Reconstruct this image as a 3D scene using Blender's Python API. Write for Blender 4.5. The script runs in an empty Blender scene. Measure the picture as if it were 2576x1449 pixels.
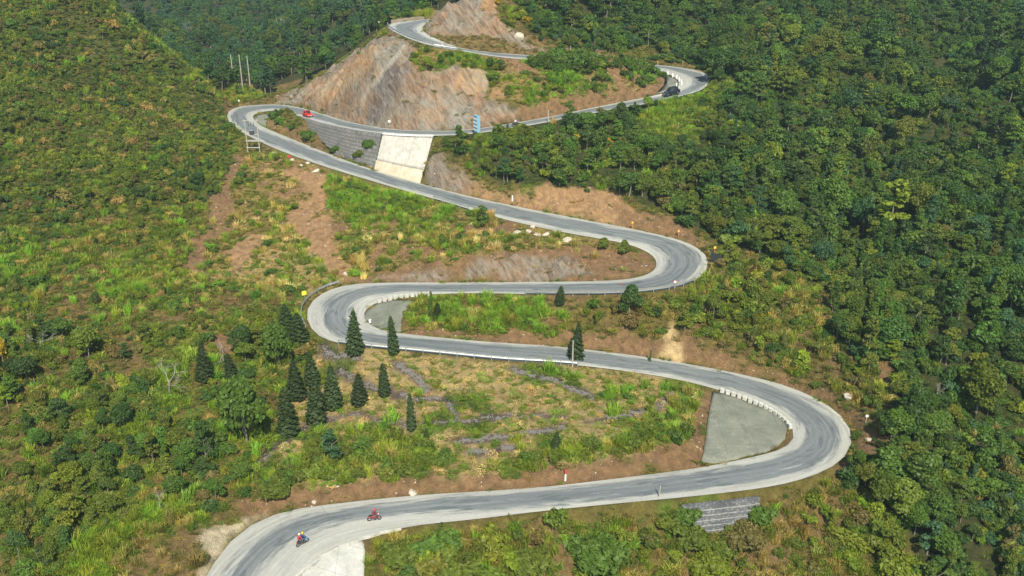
import bpy, bmesh, math, random
import numpy as np
from mathutils import Vector, Matrix
S = bpy.context.scene
C = S.collection
rng = np.random.default_rng(7)
R = math.radians

# ------------------------------------------------------------------ camera, sky, sun, exposure
CAM = np.array([0., 0., 70.]); PITCH = R(22.0); FPX = 1288/math.tan(R(30))   # traced pixels are in a 2576 x 1449 frame
cam = bpy.data.cameras.new('camera'); cam.sensor_width = 36; cam.lens = 18/math.tan(R(30))
cam.clip_start = 1; cam.clip_end = 4000
camo = bpy.data.objects.new('camera', cam); C.objects.link(camo)
camo.location = CAM; camo.rotation_euler = (R(68), 0, 0); S.camera = camo
w = bpy.data.worlds.new("World"); S.world = w; w.use_nodes = True
wn = w.node_tree; bg = wn.nodes['Background']; bg.inputs[1].default_value = 0.10
sky = wn.nodes.new('ShaderNodeTexSky'); sky.sky_type = 'NISHITA'; sky.sun_disc = False
sky.sun_elevation = R(47); sky.sun_rotation = R(171); sky.altitude = 600
wn.links.new(sky.outputs[0], bg.inputs[0])
sun = bpy.data.lights.new('sun', 'SUN'); sun.energy = 5.0; sun.angle = R(0.5); sun.color = (1.0, 0.92, 0.77)
suno = bpy.data.objects.new('sun', sun); C.objects.link(suno)
suno.rotation_euler = Vector((-.12, .747, -.822)).to_track_quat('-Z', 'Y').to_euler()
S.view_settings.view_transform = 'Standard'; S.view_settings.look = 'None'
S.view_settings.exposure = 0.5; S.view_settings.gamma = 1
cy = S.cycles; cy.max_bounces = 5; cy.diffuse_bounces = 3; cy.glossy_bounces = 2; cy.transmission_bounces = 3; cy.volume_bounces = 1

# ------------------------------------------------------------------ small helpers
def ray(u, v):
    u = np.asarray(u, float); v = np.asarray(v, float)
    x = (u-1288)/FPX; y = -(v-724.5)/FPX; c, s = math.cos(PITCH), math.sin(PITCH)
    return np.stack([x, c+y*s, -s+y*c], -1)
def at_z(u, v, z): r = ray(u, v); return CAM+r*((np.asarray(z)-70.)/r[..., 2])[..., None]
def at_y(u, v, y): r = ray(u, v); return CAM+r*(np.asarray(y)/r[..., 1])[..., None]
def proj(P):
    d = np.asarray(P, float)-CAM; c, s = math.cos(PITCH), math.sin(PITCH)
    f = d[..., 1]*c-d[..., 2]*s; up = d[..., 1]*s+d[..., 2]*c
    return 1288+FPX*d[..., 0]/f, 724.5-FPX*up/f
def _h(ix, iy, seed):
    with np.errstate(over='ignore'):
        h = (ix.astype(np.int64).astype(np.uint32)*np.uint32(374761393) + iy.astype(np.int64).astype(np.uint32)*np.uint32(668265263) + np.uint32((seed*2246822519+12345) & 0xffffffff))
        h = (h ^ (h >> np.uint32(13)))*np.uint32(1274126177); h ^= h >> np.uint32(16)
    return h.astype(float)/4294967295.
def vnoise(x, y, seed=0):
    x = np.asarray(x, float); y = np.asarray(y, float)
    ix = np.floor(x); iy = np.floor(y); fx = x-ix; fy = y-iy
    fx = fx*fx*(3-2*fx); fy = fy*fy*(3-2*fy)
    a = _h(ix, iy, seed); b = _h(ix+1, iy, seed); c = _h(ix, iy+1, seed); d = _h(ix+1, iy+1, seed)
    return (a*(1-fx)+b*fx)*(1-fy)+(c*(1-fx)+d*fx)*fy
def fbm(x, y, o=4, seed=0):
    t = 0; a = .5; n = 0
    for i in range(o): t = t+a*vnoise(x, y, seed+i*17); n += a; a *= .5; x = x*2.03+3.1; y = y*2.03+1.7
    return t/n*2-1
def unit(v): return v/(np.linalg.norm(v, axis=-1, keepdims=True)+1e-9)
def inpoly(x, y, P):
    P = np.asarray(P); n = len(P); r = np.zeros(np.shape(x), bool)
    for i in range(n):
        x0, y0 = P[i]; x1, y1 = P[(i+1) % n]
        if y0 == y1: continue
        r ^= ((y0 > y) != (y1 > y)) & (x < (x1-x0)*(y-y0)/(y1-y0)+x0)
    return r
def resample(P, n):
    P = np.array(P, float); d = np.r_[0, np.cumsum(np.linalg.norm(np.diff(P, axis=0), axis=1))]
    t = np.linspace(0, d[-1], n); return np.stack([np.interp(t, d, P[:, k]) for k in range(P.shape[1])], -1)
def mesh_obj(name, V, F, mat=None, parent=None, smooth=False, link=True):
    me = bpy.data.meshes.new(name); V = np.asarray(V, float)
    if isinstance(F, np.ndarray):
        nf, k = F.shape
        me.vertices.add(len(V)); me.vertices.foreach_set('co', V.astype(np.float32).ravel())
        me.loops.add(nf*k); me.loops.foreach_set('vertex_index', F.astype(np.int32).ravel())
        me.polygons.add(nf); me.polygons.foreach_set('loop_start', np.arange(0, nf*k, k, dtype=np.int32))
        me.update(calc_edges=True)
    else: me.from_pydata(V.tolist(), [], F); me.update()
    if smooth: me.polygons.foreach_set('use_smooth', np.ones(len(me.polygons), bool))
    if mat: me.materials.append(mat)
    o = bpy.data.objects.new(name, me)
    if link: C.objects.link(o)
    if parent: o.parent = parent
    return o
def fattr(o, name, typ, dom, data):
    a = o.data.attributes.new(name, typ, dom)
    key = {'FLOAT': 'value', 'INT': 'value', 'FLOAT_VECTOR': 'vector', 'FLOAT_COLOR': 'color'}[typ]
    a.data.foreach_set(key, np.ascontiguousarray(data, np.int32 if typ == 'INT' else np.float32).ravel())
def tag(o, label=None, cat=None, group=None, kind=None):
    if label: o['label'] = label
    if cat: o['category'] = cat
    if group: o['group'] = group
    if kind: o['kind'] = kind
    return o
def empty(name, loc=(0, 0, 0), rz=0):
    o = bpy.data.objects.new(name, None); C.objects.link(o); o.location = loc; o.rotation_euler = (0, 0, rz); o.empty_display_size = .3
    return o

# ------------------------------------------------------------------ materials
class NT:
    def __init__(s, name):
        s.m = bpy.data.materials.new(name); s.m.use_nodes = True; s.t = s.m.node_tree; s.b = s.t.nodes['Principled BSDF']
        s.b.inputs['Roughness'].default_value = .9; s.b.inputs['Specular IOR Level'].default_value = .2
    def n(s, typ, **k):
        o = s.t.nodes.new('ShaderNode'+typ)
        for a, v in k.items(): setattr(o, a, v)
        return o
    def l(s, a, b): s.t.links.new(a, b)
    def set(s, sock, v):
        if hasattr(v, 'is_output') or hasattr(v, 'links'): s.l(v, sock)
        else: sock.default_value = v
    def attr(s, name, typ='GEOMETRY'): a = s.n('Attribute'); a.attribute_name = name; a.attribute_type = typ; return a
    def noise(s, vec, scale, detail=4, rough=.55, dist=0):
        t = s.n('TexNoise'); s.l(vec, t.inputs['Vector']); t.inputs['Scale'].default_value = scale; t.inputs['Detail'].default_value = detail
        t.inputs['Roughness'].default_value = rough; t.inputs['Distortion'].default_value = dist; return t.outputs[0]
    def pos(s): return s.n('NewGeometry').outputs['Position']
    def scale(s, vec, sx, sy, sz):
        m = s.n('Mapping'); s.l(vec, m.inputs[0]); m.inputs['Scale'].default_value = (sx, sy, sz); return m.outputs[0]
    def ramp(s, fac, stops):
        r = s.n('ValToRGB'); s.l(fac, r.inputs[0]); e = r.color_ramp.elements
        for i, (p, c) in enumerate(stops):
            if i >= 2: e.new(p)
            e[i].position = p; e[i].color = (c, c, c, 1) if np.isscalar(c) else (*c, 1)
        return r.outputs[0]
    def mix(s, fac, a, b, mode='MIX'):
        m = s.n('Mix', data_type='RGBA', blend_type=mode); s.set(m.inputs[0], fac)
        for sk, v in ((m.inputs[6], a), (m.inputs[7], b)):
            s.set(sk, (*v, 1) if isinstance(v, tuple) and len(v) == 3 else v)
        return m.outputs[2]
    def math(s, op, a, b=0., clamp=False):
        m = s.n('Math', operation=op, use_clamp=clamp); s.set(m.inputs[0], a); s.set(m.inputs[1], b); return m.outputs[0]
    def out(s, col=None, bump=None, bstr=.4, bdist=.1):
        if col is not None: s.set(s.b.inputs['Base Color'], (*col, 1) if isinstance(col, tuple) else col)
        if bump is not None:
            b = s.n('Bump'); b.inputs['Strength'].default_value = bstr; b.inputs['Distance'].default_value = bdist
            s.l(bump, b.inputs['Height']); s.l(b.outputs[0], s.b.inputs['Normal'])
        return s.m
def plain(name, col, rough=.6, metal=0, var=.15, scale=6, spec=.4):
    t = NT(name); t.b.inputs['Roughness'].default_value = rough; t.b.inputs['Metallic'].default_value = metal; t.b.inputs['Specular IOR Level'].default_value = spec
    n = t.noise(t.n('TexCoord').outputs['Object'], scale)
    return t.out(t.mix(t.ramp(n, [(.3, 0.), (.7, 1.)]), tuple(c*(1-var) for c in col), tuple(min(1, c*(1+var)) for c in col)))

# ------------------------------------------------------------------ the road: both edges traced, heights per section
ROAD = [
('S1',[(505,1475),(520,1449),(545,1395),(580,1346),(633,1309),(700,1286),(767,1274),(859,1267),(1002,1249),(1092,1243),(1192,1238),(1359,1228),(1459,1216),(1592,1199),(1717,1184)],
      [(715,1475),(743,1449),(777,1413),(817,1389),(859,1369),(909,1353),(992,1329),(1092,1316),(1192,1308),(1335,1289),(1459,1276),(1592,1263),(1717,1252)]),
('R1',[(1717,1184),(1784,1173),(1884,1153),(1934,1141),(1975,1130),(2001,1116),(2011,1099),(2007,1083),(1997,1073),(1974,1053),(1931,1026),(1884,1006),(1834,989),(1784,974)],
      [(1717,1252),(1817,1241),(1917,1229),(2001,1213),(2051,1196),(2094,1179),(2127,1159),(2147,1136),(2157,1109),(2154,1089),(2141,1066),(2117,1039),(2077,1013),(2017,984),(1967,966),(1884,946)]),
('S2',[(1784,974),(1700,953),(1592,936),(1475,921),(1399,914),(1325,911),(1242,905),(1149,895),(1059,886),(1002,881)],
      [(1884,946),(1817,931),(1717,914),(1592,893),(1475,880),(1405,871),(1259,863),(1159,855),(1059,845),(1005,838)]),
('L1',[(1002,881),(925,873),(876,869),(832,860),(799,850),(784,838),(775,818),(764,797),(762,780),(775,762),(800,742),(833,726),(870,716),(930,712),(1009,711)],
      [(1005,838),(959,831),(925,816),(909,796),(915,780),(942,763),(992,750),(1059,742)]),
('S3',[(1009,711),(1159,711),(1325,710),(1492,708),(1575,704)],
      [(1059,742),(1159,738),(1235,738),(1309,740),(1459,741),(1559,740)]),
('R2',[(1575,704),(1622,694),(1645,683),(1656,670),(1653,655),(1640,640),(1602,621),(1542,606)],
      [(1559,740),(1609,736),(1659,731),(1717,721),(1747,710),(1774,690),(1789,670),(1789,656),(1777,638),(1757,623),(1717,605),(1625,583)]),
('S4',[(1542,606),(1459,593),(1359,573),(1275,555),(1209,536),(1142,515),(1092,500),(1025,483),(942,457),(859,433),(817,420),(750,397),(700,378)],
      [(1625,583),(1525,563),(1425,545),(1325,525),(1242,508),(1175,493),(1135,483),(1059,463),(969,438),(859,401),(767,363),(720,344)]),
('L2',[(700,378),(657,358),(600,330),(577,312),(565,295),(563,284),(575,274),(600,268),(633,265),(693,262),(733,265)],
      [(720,344),(667,322),(645,308),(632,297),(633,288),(663,281),(690,278),(710,278)]),
('S5',[(733,265),(777,272),(817,289),(859,305),(925,318),(992,328),(1092,331),(1175,330),(1259,315),(1392,293),(1492,270),(1610,248)],
      [(710,278),(750,293),(800,308),(859,323),(959,338),(1025,342),(1092,343),(1175,341),(1275,326),(1379,308),(1492,285),(1635,260)]),
('R3',[(1610,248),(1672,235),(1704,221),(1714,213),(1713,208),(1702,197),(1680,185),(1653,176)],
      [(1635,260),(1700,245),(1755,232),(1777,222),(1793,208),(1796,196),(1777,182),(1739,174),(1693,167),(1642,163)]),
('S6',[(1653,176),(1580,166),(1480,158),(1332,152),(1235,142),(1149,127)],
      [(1642,163),(1580,155),(1480,147),(1332,139),(1235,133),(1155,121)]),
('L3',[(1149,127),(1109,122),(1059,110),(1009,90),(975,73),(964,66),(970,62),(985,58),(1025,53),(1085,48)],
      [(1155,121),(1119,107),(1085,93),(1062,78),(1058,70),(1066,62),(1089,54)]),
]
ZN = [0, 3, 5.6, 9.3, 11.6, 14.6, 17, 24, 26.6, 32.5, 36.8, 44.2, 48.4]
NS = 20
def smooth_line(P, it=6):
    P = P.copy()
    for _ in range(it): P[1:-1] = .25*P[:-2]+.5*P[1:-1]+.25*P[2:]
    return P
eA = []; eB = []
for i, (nm, l, r) in enumerate(ROAD):
    a = resample(l, NS); b = resample(r, NS); eA.append(a if i == 0 else a[1:]); eB.append(b if i == 0 else b[1:])
eA = smooth_line(np.vstack(eA), 2); eB = smooth_line(np.vstack(eB), 2)
zr = smooth_line(np.interp(np.arange(len(eA)), np.arange(len(ZN))*(NS-1), ZN)[:, None], 30)[:, 0]
A = at_z(eA[:, 0], eA[:, 1], zr); B = at_z(eB[:, 0], eB[:, 1], zr)
tl = np.array([[-16.5, 243, 48.8], [-9, 247.5, 49.3], [0, 250, 50], [6, 251.5, 50.3]])   # the road goes on behind the rock mound
A = np.vstack([A, tl+[-1.4, 3, 0]]); B = np.vstack([B, tl+[1.4, -3, 0]])
zr = A[:, 2]
SEC = {nm: i*(NS-1) for i, (nm, _, _) in enumerate(ROAD)}
def edge_pt(side, u, sec):      # world point of a traced road edge nearest to column u inside a section
    i = SEC[sec]; E = (eA if side == 'L' else eB)[i:i+NS]; W = (A if side == 'L' else B)[i:i+NS]
    return W[np.argmin(abs(E[:, 0]-u))].copy()

# ------------------------------------------------------------------ terrain heights
CT = [  # (u, v, z) on the ground
(700,1240,2.2),(900,1213,3.0),(1150,1190,3.5),(1400,1172,4.0),(1600,1142,4.6),(1735,1112,5.4),(640,1262,1.5),
(1320,1000,5.9),(1100,1000,5.6),(1550,1000,6.0),(900,1000,5.2),(740,1080,3.6),
(1750,865,9.9),(1950,928,9.0),(2090,985,7.9),(2200,1060,6.8),(2190,1140,5.6),(1600,862,9.2),(1400,843,9.3),(1200,838,9.0),
(1050,790,10.6),(1250,790,10.9),(1450,790,11.3),
(1300,640,17.0),(1100,662,15.6),(950,690,13.8),(1500,622,16.7),(1600,645,16.0),(1200,640,16.6),
(1085,385,28.2),(1130,400,27.2),(1230,468,24.5),(1400,463,23.6),(1550,495,21.8),(1680,545,19.6),(1770,600,17.6),(1330,490,22.),(1240,400,27),(1500,400,26.5),
(1900,700,15.6),(1900,850,10.9),(2100,900,10.0),(2250,1000,8.6),
(2400,700,13.5),(2400,1000,8.5),(2500,1300,2.6),(2400,400,24.5),(2400,100,42),(2400,0,50),(2100,500,21),(2000,300,30),
(2300,1400,-1.5),(2000,1330,-2.),(2100,1250,2.),(1760,1365,-2.6),(1880,1358,-2.),(1500,1380,-3.2),(1200,1420,-3.),(1000,1449,-3.),(1300,1449,-6),(1800,1449,-5.5),(2200,1475,-5),(2576,1475,-3),
(620,1250,2.),(480,1350,2.2),(250,1350,3.0),(100,1400,3.0),(100,1000,9.),(0,1200,6.5),(100,700,15.5),(100,400,27),(100,100,45),(0,0,52.3),
(350,1200,4.6),(500,1000,7.4),(700,900,7.9),(700,1100,4.4),(640,1170,3.6),(600,700,12.4),(480,800,12.2),(500,560,17),(550,470,20),(350,800,12.5),(350,500,21.5),(300,250,31.5),(780,900,7.6),
(600,395,22.7),(760,520,17.3),(800,600,14.6),(1000,560,17.6),
]
CY = [  # (u, v, forward distance)
(1500,0,300),(1800,0,305),(2100,50,300),(1700,60,268),(2576,-40,340),(2000,-60,360),
(1190,0,231),(1250,60,226),(1400,95,230),(1230,-70,240),(1330,20,240),(1130,5,228),(1500,60,255),
(250,0,250),(330,70,247),(400,130,243),(480,190,238),(540,250,230),(590,322,209),(150,-60,255),
(1800,184,224),(1900,150,236),(1500,110,225),(1700,140,238),(1300,125,219),(1500,178,210),(1300,168,209),(1600,200,213),(1450,215,205),(1180,165,207),(1300,225,201),(1100,200,203),(1000,180,205),
(800,200,214),(900,122,216),(880,200,206),(735,240,224),
(600,232,255),(640,245,246),(530,225,262),
(500,150,330),(700,200,300),(700,100,400),(700,0,500),(400,50,430),(300,0,500),(950,40,300),(1000,0,380),(850,90,300),(0,-60,560),(600,-60,600),
]
CW = [(-200,300,44),(-120,300,30),(-150,270,36),(-300,200,80),(-260,120,55),(-200,60,35),(0,60,-26),(-60,60,-22),(60,60,-22),(120,60,-8),(0,30,-45),(200,100,20),(260,200,40),(300,350,80),
      (-400,500,60),(0,700,85),(-400,760,100),(400,760,150),(0,460,48),(60,400,62),(-60,640,62),(-250,420,34),(-60,275,33),(-45,265,40),(20,300,60),(30,268,58)]
cp = [A[:-2:2], B[:-2:2]]
cp += [at_z(*np.array(CT, float).T), at_y(*np.array(CY, float).T), np.array(CW, float)]
K = np.vstack(cp)
def solve_rbf(K, lam=.15):
    n = len(K); D = np.linalg.norm(K[:, None, :2]-K[None, :, :2], axis=-1)
    P = np.c_[np.ones(n), K[:, :2]/100]; M = np.zeros((n+3, n+3)); M[:n, :n] = -D+np.eye(n)*lam*-1; M[:n, n:] = P; M[n:, :n] = P.T
    return np.linalg.solve(M, np.r_[K[:, 2], 0, 0, 0])
cf = solve_rbf(K)
def axis(lo, hi, a, b, fine, coarse):
    def grow(s, e, st):
        o = []; x = s
        while abs(x-s) < abs(e-s): st = min(st*1.07, coarse); x += st*np.sign(e-s); o.append(x)
        return o
    return np.array(sorted(grow(a, lo, fine)+list(np.arange(a, b+1e-6, fine))+grow(b, hi, fine)))
gx = axis(-430, 430, -92, 92, .55, 6); gy = axis(20, 780, 78, 252, .55, 6)
X, Y = np.meshgrid(gx, gy)                     # [iy, ix]
Z = np.zeros_like(X)
xf, yf = X.ravel(), Y.ravel(); zf = cf[-3]+cf[-2]*xf/100+cf[-1]*yf/100
for k in range(len(K)): zf -= cf[k]*np.sqrt((xf-K[k, 0])**2+(yf-K[k, 1])**2)
Z = zf.reshape(X.shape)
DR = np.full(X.shape, 99.); ZR = np.zeros_like(X); CU = np.ones_like(X); FI = np.ones_like(X); DE = [np.full(X.shape, 99.), np.full(X.shape, 99.)]; ZE = [np.zeros_like(X), np.zeros_like(X)]; IN = np.zeros(X.shape, bool); ZQ = np.zeros_like(X)
ctr = (A+B)/2; hw = np.linalg.norm((A-B)[:, :2], axis=1)/2
CUT = np.full(len(ctr), 1.5); FILL = np.full(len(ctr), .95)
CUT[SEC['S5']:SEC['R3']] = 2.2; CUT[SEC['L3']:] = 2.4; FILL[SEC['S5']:SEC['S5']+NS] = 1.6; CUT[SEC['S4']:SEC['L2']] = 1.9; FILL[SEC['S1']:SEC['R1']] = 1.6; FILL[SEC['S6']+6:] = 2.; FILL[SEC['R1']-4:SEC['R1']+8] = 3.5; FILL[SEC['S5']-6:SEC['S5']] = 2.
for k in range(len(ctr)-1):
    pts = np.stack([A[k], A[k+1], B[k], B[k+1]]); m = 18
    i0, i1 = np.searchsorted(gx, [pts[:, 0].min()-m, pts[:, 0].max()+m]); j0, j1 = np.searchsorted(gy, [pts[:, 1].min()-m, pts[:, 1].max()+m])
    sl = np.s_[j0:j1, i0:i1]; sx, sy = X[sl], Y[sl]
    ins = inpoly(sx, sy, [A[k, :2], A[k+1, :2], B[k+1, :2], B[k, :2]]); IN[sl] |= ins
    ld = lambda p, q: abs((sx-p[0])*(q[1]-p[1])-(sy-p[1])*(q[0]-p[0]))/(np.hypot(q[0]-p[0], q[1]-p[1])+1e-9)
    l0, l1 = ld(A[k], B[k]), ld(A[k+1], B[k+1]); ZQ[sl] = np.where(ins, zr[k]+(zr[k+1]-zr[k])*l0/(l0+l1+1e-9), ZQ[sl])
    for E_, (p, q) in enumerate(((A[k], A[k+1]), (B[k], B[k+1]))):
        d = q-p; t = np.clip(((sx-p[0])*d[0]+(sy-p[1])*d[1])/(d[0]**2+d[1]**2+1e-9), 0, 1)
        dist = np.hypot(sx-p[0]-t*d[0], sy-p[1]-t*d[1]); z = p[2]+t*d[2]
        near = dist < DR[sl]; DR[sl] = np.where(near, dist, DR[sl]); ZR[sl] = np.where(near, z, ZR[sl]); CU[sl] = np.where(near, CUT[k], CU[sl]); FI[sl] = np.where(near, FILL[k], FI[sl])
        near = dist < DE[E_][sl]; DE[E_][sl] = np.where(near, dist, DE[E_][sl]); ZE[E_][sl] = np.where(near, z, ZE[E_][sl])
ZR = np.where(IN, ZQ, ZR); DR = np.where(IN, -DR, DR); dd_ = np.maximum(DR-.5, 0)
Up = np.where(DR < 17, ZR+CU*dd_, 1e9); Lo = np.where(DR < 17, ZR-FI*dd_, -1e9)
amp = np.clip((DR-2.5)/14, 0, 1)
Z = Z+amp*(1.5*fbm(X/26, Y/26, 3, 3)+.5*fbm(X/6, Y/6, 3, 9))+np.clip((DR-1.2)/3, 0, 1)*.28*fbm(X/1.7, Y/1.7, 3, 21)
fold = np.clip((X-48)/25, 0, 1)*np.clip((DR-4)/12, 0, 1); Z = Z+fold*8.*(1-2*abs(fbm((X-.5*Y)/34, (Y+.3*X)/70, 2, 8)))-fold*4.4
far = np.clip((np.hypot(X, Y-150)-120)/120, 0, 1)
Z = Z+far*7*fbm(X/60, Y/60, 3, 5)
Zc = np.clip(Z, Lo, Up)
Z = np.where(DR < .75, ZR-np.where(DR < -1.1, .6, np.where(DR < -.5, .15, .05)), Zc)
def gz(x, y):
    x = np.asarray(x, float); y = np.asarray(y, float)
    i = np.clip(np.searchsorted(gx, x)-1, 0, len(gx)-2); j = np.clip(np.searchsorted(gy, y)-1, 0, len(gy)-2)
    fx = np.clip((x-gx[i])/(gx[i+1]-gx[i]), 0, 1); fy = np.clip((y-gy[j])/(gy[j+1]-gy[j]), 0, 1)
    return (Z[j, i]*(1-fx)+Z[j, i+1]*fx)*(1-fy)+(Z[j+1, i]*(1-fx)+Z[j+1, i+1]*fx)*fy
def gdr(x, y):
    i = np.clip(np.searchsorted(gx, x), 0, len(gx)-1); j = np.clip(np.searchsorted(gy, y), 0, len(gy)-1); return DR[j, i]
def hit(u, v, ymax=700.):
    u = np.atleast_1d(np.asarray(u, float)); v = np.atleast_1d(np.asarray(v, float)); r = ray(u, v); r = r/r[:, 1:2]
    ys = np.arange(40, 760, .7); P = CAM+r[:, None, :]*ys[None, :, None]
    below = P[..., 2] < gz(P[..., 0], P[..., 1])
    k = np.where(below.any(1), below.argmax(1), len(ys)-1); y = np.minimum(ys[k]-.35, ymax)
    p = CAM+r*y[:, None]; p[:, 2] = gz(p[:, 0], p[:, 1]); return p
def H(u, v, ymax=700.): return hit(u, v, ymax)[0]
def visible(P):               # is a world point in sight of the camera over bare ground
    P = np.asarray(P, float); t = np.linspace(.25, .985, 90)
    Q = CAM+(P-CAM)[:, None, :]*t[None, :, None]
    return (Q[..., 2] > gz(Q[..., 0], Q[..., 1])+.0).all(1)
def wpoly(P, ymax=700.):      # traced outline -> world outline on the ground
    P = np.array(P, float); P2 = np.vstack([P, P[:1]]); o = []
    for a, b in zip(P2[:-1], P2[1:]):
        n = max(1, int(np.hypot(*(b-a))/25)); o.append(a+(b-a)*np.linspace(0, 1, n, endpoint=False)[:, None])
    o = np.vstack(o); return hit(o[:, 0], o[:, 1], ymax)[:, :2]
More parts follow.
